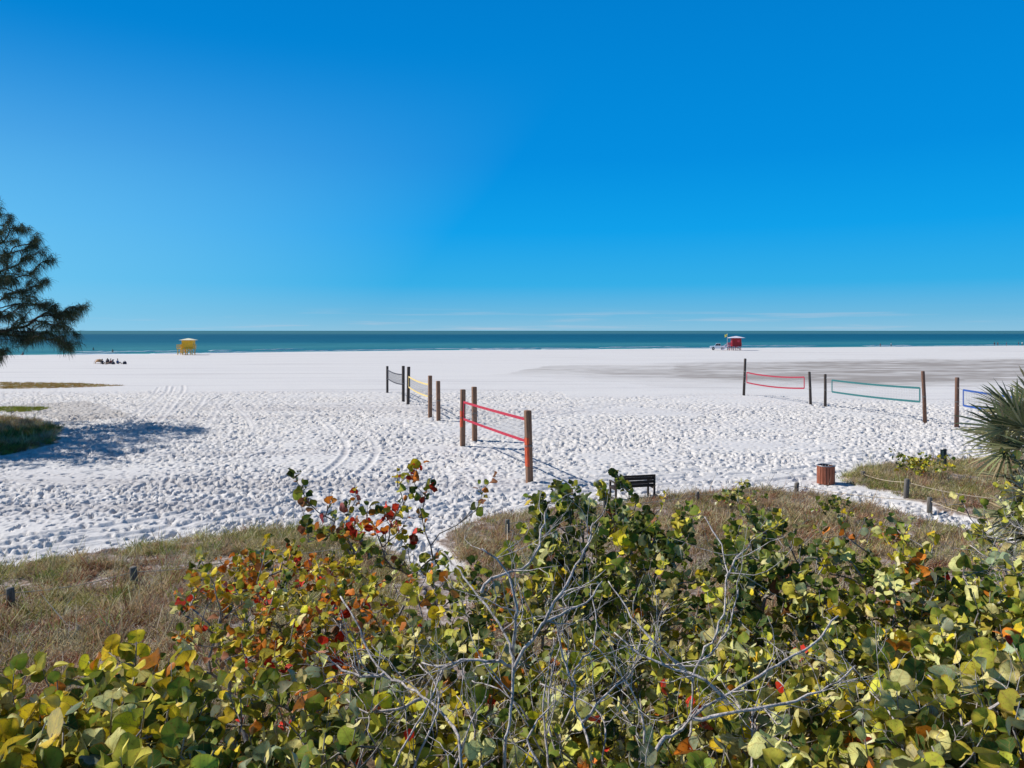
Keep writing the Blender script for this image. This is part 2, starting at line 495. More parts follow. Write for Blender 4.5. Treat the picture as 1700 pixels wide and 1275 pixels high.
def rut(pts, w=0.13, d=0.05, pair=1.55, jitter=0.0):
    P = [Vector(p) for p in pts]
    # dense resample
    out = []
    for i in range(len(P) - 1):
        n = max(2, int((P[i + 1] - P[i]).length / 0.09))
        for k in range(n):
            out.append(P[i].lerp(P[i + 1], k / n))
    for off in ((-pair / 2, pair / 2) if pair else (0,)):
        for i in range(1, len(out) - 1):
            t = (out[i + 1] - out[i - 1])
            if t.length < 1e-6: continue
            t.normalize()
            x = out[i].x - t.y * off; y = out[i].y + t.x * off
            R = w * 3
            i0 = int((y - R - RY0) / CELL); i1 = int((y + R - RY0) / CELL) + 1
            j0 = int((x - R - RX0) / CELL); j1 = int((x + R - RX0) / CELL) + 1
            if i0 < 0 or j0 < 0 or i1 >= RH or j1 >= RW: continue
            yy = (np.arange(i0, i1) * CELL + RY0 - y)[:, None]
            xx = (np.arange(j0, j1) * CELL + RX0 - x)[None, :]
            q = np.sqrt(xx * xx + yy * yy) / w
            prof = np.exp(-q ** 4)
            blk = HM[i0:i1, j0:j1]
            tgt = -d + 0.025 * math.sin(i * 0.7)
            blk[:] = blk * (1 - 0.85 * prof) + tgt * 0.85 * prof + 0.012 * np.exp(-((q - 1.6) / 0.4) ** 2)


def smooth_px(pts):
    g = [gp(*p) for p in pts]
    out = []
    for i in range(len(g) - 1):
        p0 = g[max(i - 1, 0)]; p1 = g[i]; p2 = g[i + 1]; p3 = g[min(i + 2, len(g) - 1)]
        for k in range(8):
            t = k / 8
            out.append(0.5 * ((2 * p1) + (p2 - p0) * t + (2 * p0 - 5 * p1 + 4 * p2 - p3) * t * t + (3 * p1 - p0 - 3 * p2 + p3) * t ** 3))
    out.append(g[-1])
    return out


for tr in ([(276, 642), (272, 650), (262, 664), (245, 684), (205, 700)],
           [(292, 640), (290, 650), (270, 672), (255, 690), (240, 703)],
           [(378, 652), (350, 672), (335, 692), (318, 712)],
           [(400, 655), (388, 663), (378, 672), (392, 690), (402, 707), (398, 722), (378, 733), (330, 746), (250, 762), (120, 780)],
           [(440, 652), (415, 663), (405, 672), (425, 690), (437, 708), (428, 724), (400, 736), (330, 756)],
           [(330, 655), (300, 690)],
           [(-60, 945), (120, 915), (420, 868), (600, 850), (760, 832), (900, 815), (1100, 797), (1300, 788), (1600, 745)],
           [(-60, 925), (150, 890), (420, 845), (620, 824), (800, 812), (1000, 797), (1200, 783)],
           [(560, 700), (600, 740), (560, 790), (430, 830), (250, 870), (0, 905)],
           [(760, 770), (778, 790), (770, 815), (700, 835), (560, 858)],
           [(900, 690), (1050, 665), (1200, 655), (1400, 668)],
           [(1100, 780), (1300, 762), (1500, 740), (1700, 725)]):
    rut(smooth_px(tr), w=random.uniform(0.12, 0.17), d=random.uniform(0.06, 0.085))


def sand_height(x, y, fine=True):
    x = np.asarray(x, dtype=float); y = np.asarray(y, dtype=float)
    z = 0.10 * (vnoise(x, y, 9, 21) - 0.5) + 0.05 * (vnoise(x, y, 2.3, 22) - 0.5)
    near = np.clip((110 - y) / 40, 0.15, 1)
    z = z * near
    sy = shore_y(x)
    s = y - sy
    z = z * np.clip(-s / 20, 0, 1)
    z = z - 0.5 * np.clip((s + 28) / 28, 0, 1) ** 1.3 - np.clip(s, 0, 60) * 0.05
    if fine:
        u = np.clip((x - RX0) / CELL, 0, RW - 1.001); v = np.clip((y - RY0) / CELL, 0, RH - 1.001)
        iu = u.astype(int); iv = v.astype(int); fu = u - iu; fv = v - iv
        iu1 = np.minimum(iu + 1, RW - 1); iv1 = np.minimum(iv + 1, RH - 1)
        h = (HM[iv, iu] * (1 - fu) + HM[iv, iu1] * fu) * (1 - fv) + (HM[iv1, iu] * (1 - fu) + HM[iv1, iu1] * fu) * fv
        ok = (x > RX0 + .2) & (x < RX1 - .2) & (y > RY0 + .2) & (y < RY1 - .2)
        z = z + np.where(ok, h, 0)
    # low dunes under the grass beds
    return z


rows = [-30, -20, -12, -6, -2]
y = 0.0
while y < 16: rows.append(y); y += 0.4
while y < 95: rows.append(y); y += 0.052 * (y / 20.0)
st = 0.4
while y < 460: rows.append(y); y += st; st = min(st * 1.02, 4.0)
rows = np.array(rows)
NU = 980
u = np.linspace(-1, 1, NU)
u = np.concatenate([[-60, -20, -7, -3, -2.2, -1.6, -1.25, -1.1], u, [1.1, 1.25, 1.6, 2.2, 3, 7, 20, 60]])
XX = u[None, :] * (0.76 * np.clip(rows, 3, None) + 5)[:, None]
YY = np.repeat(rows[:, None], len(u), axis=1)
ZZ = sand_height(XX, YY)
jx = XX + 0.9 * (vnoise(XX, YY, 1.7, 31) - 0.5) + 0.4 * (vnoise(XX, YY, 0.5, 32) - 0.5)
jy = YY + 0.8 * (vnoise(XX, YY, 1.7, 33) - 0.5) + 0.4 * (vnoise(XX, YY, 0.5, 34) - 0.5)
litter = np.zeros(XX.shape)
for P in (BED_LEFT, BED_MID, BED_PATH, BED_TREE): litter = np.maximum(litter, in_poly(jx, jy, P))
litter = np.maximum(litter, np.clip((19.3 - jy) / 1.0, 0, 1))
kx = XX + 16 * (vnoise(XX, YY, 12, 41) - 0.5); ky = YY + 9 * (vnoise(XX, YY, 10, 42) - 0.5) + 3 * (vnoise(XX, YY, 1.6, 43) - 0.5)
wet = sum(in_poly(kx + ox_, ky + oy_, WET).astype(float) for ox_, oy_ in ((-9, -4), (7, -2.5), (-6, 0), (9, 2), (0, 4), (-4, 6), (5, -6), (12, 7))) / 8 * 1.3 * np.clip(0.62 + 0.7 * (vnoise(XX * .35, YY, 3.0, 44) - 0.5) + 0.6 * (vnoise(XX * .5, YY, 0.9, 45) - 0.5), 0, 1)
shore_wet = np.clip((YY - shore_y(XX) + 5) / 4, 0, 1)
wet = np.maximum(np.clip(wet, 0, 1), shore_wet * 0.35)
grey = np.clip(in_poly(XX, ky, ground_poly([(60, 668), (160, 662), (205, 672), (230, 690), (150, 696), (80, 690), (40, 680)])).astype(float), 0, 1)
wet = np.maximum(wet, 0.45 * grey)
ZZ = ZZ + 0.10 * litter * (vnoise(XX, YY, 0.9, 51))
nr, nc = XX.shape
idx = np.arange(nr * nc).reshape(nr, nc)
quads = np.stack([idx[:-1, :-1], idx[:-1, 1:], idx[1:, 1:], idx[1:, :-1]], axis=-1).reshape(-1, 4)
me = np_mesh('sand', np.stack([XX, YY, ZZ], axis=-1), quads, np.full(len(quads), 4), True)
float_attr(me, 'litter', litter.ravel())
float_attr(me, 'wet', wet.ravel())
float_attr(me, 'mulch', np.clip((13.5 - jy) / 3, 0, 1).ravel())
float_attr(me, 'trod', np.clip(trod_amount(XX, YY), 0, 1).ravel())

m, nt = new_mat('white_quartz_sand')
L = nt.links.new
out = N(nt, 'ShaderNodeOutputMaterial')
p = N(nt, 'ShaderNodeBsdfPrincipled', inp={'Roughness': 0.95, 'Specular IOR Level': 0.1})
geo = N(nt, 'ShaderNodeNewGeometry')
n1 = N(nt, 'ShaderNodeTexNoise', inp={'Scale': 6.0, 'Detail': 5.0, 'Roughness': 0.6}); L(geo.outputs['Position'], n1.inputs['Vector'])
c1 = ramp(nt, [(0.3, (0.55, 0.53, 0.51)), (0.6, (0.665, 0.64, 0.62))]); L(n1.outputs[0], c1.inputs[0])
mp2 = N(nt, 'ShaderNodeMapping', inp={'Scale': (0.02, 0.25, 1), 'Rotation': (0, 0, math.radians(-14))}); L(geo.outputs['Position'], mp2.inputs[0])
n2 = N(nt, 'ShaderNodeTexNoise', inp={'Scale': 1.0, 'Detail': 6.0, 'Roughness': 0.6}); L(mp2.outputs[0], n2.inputs['Vector'])
c2 = ramp(nt, [(0.32, (0.80, 0.79, 0.80)), (0.44, (0.97, 0.97, 0.98)), (0.55, (1, 1, 1))]); L(n2.outputs[0], c2.inputs[0])
mlt = N(nt, 'ShaderNodeMix', data_type='RGBA', blend_type='MULTIPLY', inp={'Factor': 1.0}); L(c1.outputs[0], mlt.inputs['A']); L(c2.outputs[0], mlt.inputs['B'])
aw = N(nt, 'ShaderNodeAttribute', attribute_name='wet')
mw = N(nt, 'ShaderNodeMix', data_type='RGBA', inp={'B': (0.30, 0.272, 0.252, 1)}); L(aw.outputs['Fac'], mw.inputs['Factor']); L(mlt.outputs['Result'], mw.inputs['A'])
al = N(nt, 'ShaderNodeAttribute', attribute_name='litter')
n3 = N(nt, 'ShaderNodeTexNoise', inp={'Scale': 5.0, 'Detail': 8.0, 'Roughness': 0.7}); L(geo.outputs['Position'], n3.inputs['Vector'])
c3 = ramp(nt, [(0.32, (0.09, 0.06, 0.045)), (0.46, (0.22, 0.165, 0.13)), (0.58, (0.42, 0.36, 0.33)), (0.70, (0.62, 0.58, 0.57))]); L(n3.outputs[0], c3.inputs[0])
ml = N(nt, 'ShaderNodeMix', data_type='RGBA'); L(al.outputs['Fac'], ml.inputs['Factor']); L(mw.outputs['Result'], ml.inputs['A']); L(c3.outputs[0], ml.inputs['B'])
am = N(nt, 'ShaderNodeAttribute', attribute_name='mulch')       # fallen leaves under the shrubs
n5 = N(nt, 'ShaderNodeTexNoise', inp={'Scale': 16.0, 'Detail': 4.0, 'Roughness': 0.7}); L(geo.outputs['Position'], n5.inputs['Vector'])
c5 = ramp(nt, [(0.35, (0.035, 0.022, 0.014)), (0.5, (0.09, 0.055, 0.03)), (0.62, (0.20, 0.13, 0.075)), (0.72, (0.30, 0.23, 0.16))]); L(n5.outputs[0], c5.inputs[0])
m5 = N(nt, 'ShaderNodeMix', data_type='RGBA'); L(am.outputs['Fac'], m5.inputs['Factor']); L(ml.outputs['Result'], m5.inputs['A']); L(c5.outputs[0], m5.inputs['B'])
L(m5.outputs['Result'], p.inputs['Base Color'])
b1 = N(nt, 'ShaderNodeBump', inp={'Strength': 0.35, 'Distance': 0.04})
n4 = N(nt, 'ShaderNodeTexNoise', inp={'Scale': 14.0, 'Detail': 4.0, 'Roughness': 0.6}); L(geo.outputs['Position'], n4.inputs['Vector'])
L(n4.outputs[0], b1.inputs['Height']); L(b1.outputs[0], p.inputs['Normal'])
L(p.outputs[0], out.inputs[0])
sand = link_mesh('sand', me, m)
tag(sand, 'white quartz sand beach trodden with footprints and tyre tracks', 'beach', kind='structure')
del XX, YY, ZZ, jx, jy, kx, ky, quads, idx


def ground_z(x, y):
    return float(sand_height(np.array([x]), np.array([y]), False)[0])


# ------------------------------------------------------------------ sea
ry = np.concatenate([np.linspace(0, 8, 9), np.linspace(10, 120, 45), np.geomspace(125, 45000, 70)])
cxs = np.concatenate([[-60000, -20000, -6000, -2000, -900, -600], np.linspace(-420, 620, 160), [900, 1500, 4000, 9000, 25000, 60000]])
base = shore_y(np.clip(cxs, -240, 480))
YY = base[None, :] - 14 + ry[:, None] * 1.0
XX = np.repeat(cxs[None, :], len(ry), axis=0)
off = np.repeat(ry[:, None] - 14, len(cxs), axis=1)
ZZ = np.full(XX.shape, -0.5) - np.clip(-off, 0, 1) * 0.0
nr, nc = XX.shape
idx = np.arange(nr * nc).reshape(nr, nc)
quads = np.stack([idx[:-1, :-1], idx[:-1, 1:], idx[1:, 1:], idx[1:, :-1]], axis=-1).reshape(-1, 4)
me = np_mesh('sea', np.stack([XX, YY, ZZ], axis=-1), quads, np.full(len(quads), 4), True)
float_attr(me, 'offshore', off.ravel())
m, nt = new_mat('green_gulf_water')
L = nt.links.new
out = N(nt, 'ShaderNodeOutputMaterial')
p = N(nt, 'ShaderNodeBsdfPrincipled', inp={'Roughness': 0.35, 'Specular IOR Level': 0.05, 'IOR': 1.33})
geo = N(nt, 'ShaderNodeNewGeometry')
ao = N(nt, 'ShaderNodeAttribute', attribute_name='offshore')
mpa = N(nt, 'ShaderNodeMapping', inp={'Scale': (0.0022, 0.014, 1)}); L(geo.outputs['Position'], mpa.inputs[0])
na = N(nt, 'ShaderNodeTexNoise', inp={'Scale': 1.0, 'Detail': 5.0, 'Roughness': 0.6, 'Distortion': 0.4}); L(mpa.outputs[0], na.inputs['Vector'])
# depth colour: shallow turquoise -> blue trough -> green sandbar -> deep green blue
lg = N(nt, 'ShaderNodeMath', operation='LOGARITHM', inp={1: 10.0}); 
mxo = N(nt, 'ShaderNodeMath', operation='MAXIMUM', inp={1: 1.0}); L(ao.outputs['Fac'], mxo.inputs[0]); L(mxo.outputs[0], lg.inputs[0])
jit = N(nt, 'ShaderNodeMath', operation='MULTIPLY_ADD', inp={1: 0.7, 2: -0.35}); L(na.outputs[0], jit.inputs[0])
sm = N(nt, 'ShaderNodeMath', operation='ADD'); L(lg.outputs[0], sm.inputs[0]); L(jit.outputs[0], sm.inputs[1])
sc = N(nt, 'ShaderNodeMath', operation='DIVIDE', inp={1: 4.6}); L(sm.outputs[0], sc.inputs[0])
cr = ramp(nt, [(0.0, (0.12, 0.27, 0.24)), (0.22, (0.04, 0.19, 0.18)), (0.32, (0.02, 0.13, 0.15)), (0.42, (0.045, 0.18, 0.18)),
               (0.50, (0.012, 0.095, 0.125)), (0.60, (0.008, 0.06, 0.09)), (0.66, (0.010, 0.065, 0.095)), (0.70, (0.06, 0.145, 0.125)), (0.86, (0.05, 0.13, 0.115)), (0.93, (0.015, 0.06, 0.075)), (1.0, (0.04, 0.10, 0.105))])
L(sc.outputs[0], cr.inputs[0])
# whitecap streaks
mpb = N(nt, 'ShaderNodeMapping', inp={'Scale': (0.05, 0.35, 1)}); L(geo.outputs['Position'], mpb.inputs[0])
nb = N(nt, 'ShaderNodeTexNoise', inp={'Scale': 1.0, 'Detail': 6.0, 'Roughness': 0.65}); L(mpb.outputs[0], nb.inputs['Vector'])
fb = N(nt, 'ShaderNodeMapRange', inp={'From Min': 0.35, 'From Max': 0.75, 'To Min': 0.75, 'To Max': 1.3}); L(nb.outputs[0], fb.inputs[0])
mv = N(nt, 'ShaderNodeMix', data_type='RGBA', blend_type='MULTIPLY', inp={'Factor': 1.0}); L(cr.outputs[0], mv.inputs['A']); L(fb.outputs[0], mv.inputs['B'])
# foam on the last metres
fo = N(nt, 'ShaderNodeMapRange', inp={'From Min': 6.0, 'From Max': 1.0, 'To Min': 0.0, 'To Max': 0.45}); L(ao.outputs['Fac'], fo.inputs[0])
sf = N(nt, 'ShaderNodeMath', operation='ADD'); L(fo.outputs[0], sf.inputs[0]); L(nb.outputs[0], sf.inputs[1])
st2 = N(nt, 'ShaderNodeMapRange', inp={'From Min': 0.78, 'From Max': 0.86}); L(sf.outputs[0], st2.inputs[0])
mf = N(nt, 'ShaderNodeMix', data_type='RGBA', inp={'B': (0.8, 0.83, 0.85, 1)}); L(st2.outputs[0], mf.inputs['Factor']); L(mv.outputs['Result'], mf.inputs['A'])
L(mf.outputs['Result'], p.inputs['Base Color'])
bp = N(nt, 'ShaderNodeBump', inp={'Strength': 0.6, 'Distance': 0.6}); L(nb.outputs[0], bp.inputs['Height']); L(bp.outputs[0], p.inputs['Normal'])
L(p.outputs[0], out.inputs[0])
sea = link_mesh('sea', me, m)
tag(sea, 'calm green and blue gulf water out to the horizon', 'sea', kind='structure')

# surf: low breaking crests parallel to the shore
sv, sf_ = MB(), None
for (px0, px1, off_) in [(-80, 155, 30), (20, 120, 8), (225, 300, 4), (255, 300, 34), (300, 440, 6), (430, 700, 9), (330, 420, 40), (640, 980, 20), (760, 900, 6),
                         (900, 1010, 7), (1010, 1190, 26), (1090, 1260, 6), (1225, 1460, 34), (1240, 1400, 6), (1478, 1620, 7), (1500, 1610, 22), (1600, 1800, 9)]:
    x0 = (px0 - CX) / F * 240; x1 = (px1 - CX) / F * 240
    n = max(4, int((x1 - x0) / 2.0))
    for k in range(3):
        pts, rad = [], []
        for i in range(n + 1):
            t = i / n
            x = x0 + (x1 - x0) * t
            x *= float(shore_y(x0)) / 240
            yy = float(shore_y(x)) + off_ + k * 1.6 + 1.2 * math.sin(x * 0.13 + px0) + random.uniform(-.4, .4)
            pts.append((x, yy, -0.5))
            rad.append((0.06 + 0.34 * math.sin(math.pi * t) ** 0.6) * random.uniform(0.25, 1.0) * (1 if k == 0 else 0.6))
        sv.tube(pts, rad, 6)
o = sv.build('surf_foam', M['foam'])
tag(o, 'low white surf lines breaking along the waterline', 'surf', kind='stuff')


# ------------------------------------------------------------------ grass
def blade_mesh(name, base, dirs, length, width, droop, rgb, side=None, tipshade=1.0):
    """thin tapering blades; every blade two quads and a tip"""
    n = len(base)
    up = np.array([0, 0, 1.0])
    d = dirs / np.linalg.norm(dirs, axis=1, keepdims=True)
    if side is None:
        r = RNG.normal(size=(n, 3))
        side = np.cross(d, r)
    side = side / (np.linalg.norm(side, axis=1, keepdims=True) + 1e-9)
    l = length[:, None]; w = (width / 2)[:, None]
    p0 = base
    p1 = base + d * l * 0.45 - up * (droop * length * 0.12)[:, None]
    p2 = base + d * l * 0.80 - up * (droop * length * 0.45)[:, None]
    p3 = base + d * l * 1.0 - up * (droop * length * 0.9)[:, None]
    V = np.stack([p0 - side * w, p0 + side * w, p1 - side * w * 0.9, p1 + side * w * 0.9, p2 - side * w * 0.6, p2 + side * w * 0.6, p3], axis=1)
    k = (np.arange(n) * 7)[:, None]
    q = np.concatenate([k + np.array([[0, 1, 3, 2]]), k + np.array([[2, 3, 5, 4]])], axis=1)
    t = k + np.array([[4, 5, 6]])
    faces = np.concatenate([q, t], axis=1).ravel()
    tot = np.tile([4, 4, 3], n)
    me = np_mesh(name, V.reshape(-1, 3), faces, tot, True)
    color_attr(me, 'tint', np.repeat(rgb, 7, axis=0))
    return me


def pick(pal, n):
    cs = np.array([c for _, c in pal]); w = np.array([w for w, _ in pal], dtype=float); w /= w.sum()
    i = RNG.choice(len(pal), size=n, p=w)
    c = cs[i] * RNG.uniform(0.7, 1.3, size=(n, 1)) * RNG.uniform(0.92, 1.08, size=(n, 3))
    return np.clip(c, 0.004, 0.8)


def sample_poly(poly, dens, ymax=None):
    P = np.array(poly)
    x0, y0 = P.min(0); x1, y1 = P.max(0)
    n = int((x1 - x0) * (y1 - y0) * dens)
    x = RNG.uniform(x0, x1, n); y = RNG.uniform(y0, y1, n)
    k = in_poly(x, y, poly) & (np.abs(x) < 0.72 * y + 3)
    return x[k], y[k]


STRAW = (0.60, 0.48, 0.28); TAN = (0.48, 0.34, 0.20); RUST = (0.30, 0.13, 0.075); GREEN = (0.22, 0.26, 0.07); GREY = (0.46, 0.39, 0.31); OLIVE = (0.33, 0.30, 0.09); DKG = (0.07, 0.11, 0.035)


def grass_bed(name, poly, label, pal, dens, nb, hgt, edge_pal=None, patch=2.0, seed=1, thresh=0.25):
    x, y = sample_poly(poly, dens)
    den = vnoise(x, y, patch, seed) * 0.6 + vnoise(x, y, patch * 0.35, seed + 1) * 0.4
    k = den > thresh + 0.12 * RNG.random(len(x))
    x, y, den = x[k], y[k], den[k]
    nt_ = len(x)
    cnt = RNG.integers(int(nb * 0.5), int(nb * 1.5), nt_)
    rep = np.repeat(np.arange(nt_), cnt)
    n = len(rep)
    spread = 0.11
    bx = x[rep] + RNG.normal(0, spread, n); by = y[rep] + RNG.normal(0, spread, n)
    bz = sand_height(bx, by, False) + 0.0
    lean = RNG.normal(0, 0.55, size=(n, 2)) + np.array([0.22, -0.12]) + RNG.normal(0, 0.25, size=(nt_, 2))[rep]
    d = np.concatenate([lean, np.ones((n, 1))], axis=1)
    th = hgt * RNG.uniform(0.55, 1.25, nt_) * (0.7 + 0.5 * den)
    ln = th[rep] * RNG.uniform(0.5, 1.15, n)
    wd = RNG.uniform(0.008, 0.018, n)
    tint_t = pick(pal, nt_)
    # patches of a hue
    sel = vnoise(x, y, 2.4, seed + 9)
    if edge_pal:
        alt = pick(edge_pal, nt_)
        tint_t = np.where((sel > 0.53)[:, None], alt, tint_t)
    rgb = tint_t[rep] * RNG.uniform(0.65, 1.35, (n, 1))
    tall = RNG.random(n) < 0.02
    ln = np.where(tall, ln * 1.9, ln)
    me = blade_mesh(name, np.stack([bx, by, bz], 1), d, ln, wd, RNG.uniform(0.1, 0.75, n) * (~tall), np.clip(rgb, 0.005, 0.7))
    o = link_mesh(name, me, M['grass'])
    tag(o, label, 'grass', kind='stuff')
    print(name, nt_, n)
    return o


PAL_DRY = [(3, STRAW), (3.5, TAN), (1.8, RUST), (0.8, GREEN), (2.5, GREY), (0.8, OLIVE)]
PAL_RUST = [(2.5, STRAW), (3, TAN), (1.8, RUST), (0.8, GREEN), (1.2, GREY), (1, OLIVE)]
PAL_GREEN = [(2, OLIVE), (1.5, GREEN), (2.5, STRAW), (2, TAN)]
grass_bed('dune_grass', BED_LEFT, 'dry tan and olive dune grass beside the left rope fence', PAL_DRY, 30, 36, 0.5, [(3, STRAW), (2, OLIVE), (1.5, TAN), (.7, GREEN)], seed=61, thresh=0.22)
grass_bed('dune_grass', BED_MID, 'rusty brown dune grass between the bench and the sand path', PAL_RUST, 26, 36, 0.46, PAL_DRY, seed=71, thresh=0.18)
grass_bed('dune_grass', BED_PATH, 'olive and brown dune grass island beyond the sand path', PAL_GREEN, 24, 34, 0.45, PAL_RUST, seed=81, thresh=0.2)
grass_bed('beach_grass', BED_TREE, 'dark green beach grass mound in the shade of the pine', [(2, DKG), (2, GREEN), (1, OLIVE), (.6, RUST)], 16, 34, 0.6, PAL_RUST, patch=3, seed=91, thresh=0.1)
grass_bed('ground_cover', BED_STRIP, 'flat yellow green creeping plants behind the grass mound', [(3, (0.24, 0.26, 0.04)), (1, GREEN)], 16, 34, 0.24, seed=95, thresh=0.05)
grass_bed('seaweed_wrack', BED_BROWN, 'flat brown mat of dried plants lying on the sand', [(3, (0.36, 0.22, 0.07)), (2, (0.28, 0.18, 0.055)), (1, OLIVE)], 12, 26, 0.2, seed=99, thresh=0.0)['category'] = 'seaweed'


# ------------------------------------------------------------------ branching plants
def grow(base, targets, trunk_h=0.5, r0=0.005, power=0.42, sag=0.0, trunk_jit=0.08, rmax=0.09, stem_pts=None):
    """skeleton reaching every target; returns node positions, parents, radii, chains"""
    base = np.array(base, dtype=float)
    T = np.array(targets, dtype=float)
    cen = T.mean(0)
    pos = [base]; par = [-1]; pd = [0.0]
    chains = []
    if stem_pts is not None:
        top = None
        ch = [0]
        for sp in stem_pts:
            pos.append(np.array(sp, float)); par.append(len(pos) - 2); pd.append(pd[-1] + np.linalg.norm(pos[-1] - pos[-2])); ch.append(len(pos) - 1)
        chains.append(ch)
    else:
        top = base + (cen - base) * np.array([0.35, 0.35, trunk_h])
        ch = [0]
        for i in range(1, 6):
            p = base + (top - base) * i / 5 + np.append(RNG.normal(0, trunk_jit * 0.5, 2), 0)
            pos.append(p); par.append(len(pos) - 2); pd.append(pd[-1] + np.linalg.norm(p - pos[-2])); ch.append(len(pos) - 1)
        chains.append(ch)
    start = pos[-1]
    order = np.argsort(np.linalg.norm(T - start, axis=1))
    tips = [None] * len(T)
    for ti in order:
        t = T[ti]
        P = np.array(pos); D = np.array(pd)
        v = t - P
        dist = np.linalg.norm(v, axis=1)
        cost = dist + 0.35 * D + np.where(v[:, 2] < -0.1, 0.8 * -v[:, 2], 0)
        cost[0:2] += 5
        j = int(np.argmin(cost))
        p = P[j]; pdir = p - P[par[j]] if par[j] >= 0 else np.array([0, 0, 1.0])
        pdir = pdir / (np.linalg.norm(pdir) + 1e-9)
        L_ = dist[j]
        n = max(2, int(L_ / 0.16))
        c1 = p + pdir * L_ * 0.35 + np.array([0, 0, 0.05 * L_])
        c2 = t - np.array([0, 0, 1.0]) * L_ * (0.22 - sag)
        ch = [j]
        last = j
        for i in range(1, n + 1):
            s = i / n
            q = (1 - s) ** 3 * p + 3 * (1 - s) ** 2 * s * c1 + 3 * (1 - s) * s * s * c2 + s ** 3 * t
            if i < n: q = q + RNG.normal(0, 0.022 * min(1, L_), 3)
            pos.append(q); par.append(last); pd.append(pd[last] + np.linalg.norm(q - pos[last]))
            last = len(pos) - 1; ch.append(last)
        chains.append(ch)
        tips[ti] = last
    cnt = np.zeros(len(pos))
    for t in tips: cnt[t] += 1
    for i in range(len(pos) - 1, 0, -1): cnt[par[i]] += cnt[i]
    rad = np.minimum(r0 * np.maximum(cnt, 1) ** power, rmax)
    return np.array(pos), par, rad, chains, tips


def skeleton_mesh(pos, rad, chains, origin, n=5):
    mb = MB()
    o = np.array(origin)
    for ch in chains:
        if len(ch) < 2: continue
        r = [rad[i] for i in ch]
        r[0] = min(r[0], r[1] * 1.15)
        mb.tube([pos[i] - o for i in ch], r, n if r[0] < 0.03 else 8)
    return mb


# leaf template: round blade, heart-shaped at the stalk, creased along the midrib
def leaf_template():
    K = 20
    vs = [(0, 0.5, 0.0)]
    for k in range(K):
        a = -math.pi / 2 + 2 * math.pi * k / K
        r = 0.5
        x = math.cos(a) * r * 1.06; y = 0.5 + math.sin(a) * r
        if k == 0: y += 0.12
        vs.append((x, y, 0))
    fs = [(0, 1 + k, 1 + (k + 1) % K) for k in range(K)]
    return np.array(vs), np.array(fs)


LT_V, LT_F = leaf_template()


def leaves_mesh(name, base, axis, normal, size, rgb, origin):
    n = len(base)
    a = axis / np.linalg.norm(axis, axis=1, keepdims=True)
    x = np.cross(a, normal); x /= (np.linalg.norm(x, axis=1, keepdims=True) + 1e-9)
    nn = np.cross(x, a)
    K = len(LT_V)
    fold = RNG.normal(0.14, 0.26, n); cup = RNG.normal(-0.12, 0.34, n); wav = RNG.normal(0, 0.09, (n, 1)); ph = RNG.uniform(0, 6.28, (n, 1))
    lx = np.repeat(LT_V[None, :, 0], n, 0); ly = np.repeat(LT_V[None, :, 1], n, 0)
    asp = RNG.uniform(0.86, 1.12, (n, 1))
    ang = np.arctan2(ly - 0.5, lx)
    rr = np.hypot(lx, ly - 0.5)
    irr = 1 + RNG.normal(0, 0.045, (n, K))
    lx2 = lx * asp * irr; ly2 = 0.5 + (ly - 0.5) * irr
    lz = fold[:, None] * np.abs(lx2) * 1.6 + cup[:, None] * (ly2 - 0.3) ** 2 * 1.5 + wav * np.sin(ang * 3 + ph) * rr * 2
    s = size[:, None, None]
    V = base[:, None, :] + s * (x[:, None, :] * lx2[..., None] + a[:, None, :] * ly2[..., None] + nn[:, None, :] * lz[..., None])
    V = V.reshape(-1, 3) - np.array(origin)
    Fc = (np.arange(n) * K)[:, None, None] + LT_F[None]
    me = np_mesh(name, V, Fc.ravel(), np.full(n * len(LT_F), 3), True)
    color_attr(me, 'tint', np.repeat(rgb, K, axis=0))
    at_ = me.attributes.new('leafuv', 'FLOAT_VECTOR', 'POINT')
    uv = np.zeros((n, K, 3)); uv[:, :, 0] = lx; uv[:, :, 1] = ly
    at_.data.foreach_set('vector', uv.astype(np.float32).ravel())
    return me


DARKG = (0.055, 0.10, 0.022); MIDG = (0.18, 0.23, 0.03); YG = (0.50, 0.47, 0.055); PALE = (0.74, 0.67, 0.27); YEL = (0.74, 0.54, 0.025)
ORA = (0.66, 0.20, 0.02); RED = (0.60, 0.03, 0.015); BRN = (0.24, 0.09, 0.04); GRG = (0.28, 0.33, 0.20)
BASE = {'olive': [(2, DARKG), (3, MIDG), (2, YG), (1, ORA), (1, BRN), (.4, RED)],
        'green': [(2.6, DARKG), (3.4, MIDG), (1.8, YG), (0.7, GRG), (0.6, PALE), (0.25, YEL), (0.12, BRN)],
        'lime': [(4, YG), (2.2, PALE), (2, MIDG), (1.4, DARKG)],
        'red': [(2.6, RED), (2, ORA), (2, YEL), (1.6, YG), (1.6, MIDG), (1.2, BRN), (0.8, DARKG)],
        'orange': [(1.1, RED), (2.9, ORA), (3.2, YEL), (3.8, YG), (1.8, MIDG), (1.0, DARKG), (0.4, BRN), (.8, PALE)],
        'yellow': [(3, YEL), (3.8, YG), (1, PALE), (2.8, MIDG), (2, DARKG), (0.3, ORA)],
        'pale': [(3.2, PALE), (3.4, YG), (2.4, MIDG), (1.7, DARKG), (0.8, GRG), (0.6, YEL), (0.08, RED), (0.14, ORA)],
        'mixed': [(1.6, PALE), (2.8, YG), (2.8, MIDG), (2.2, DARKG), (0.8, GRG), (1.2, YEL), (0.25, ORA), (0.14, RED)]}


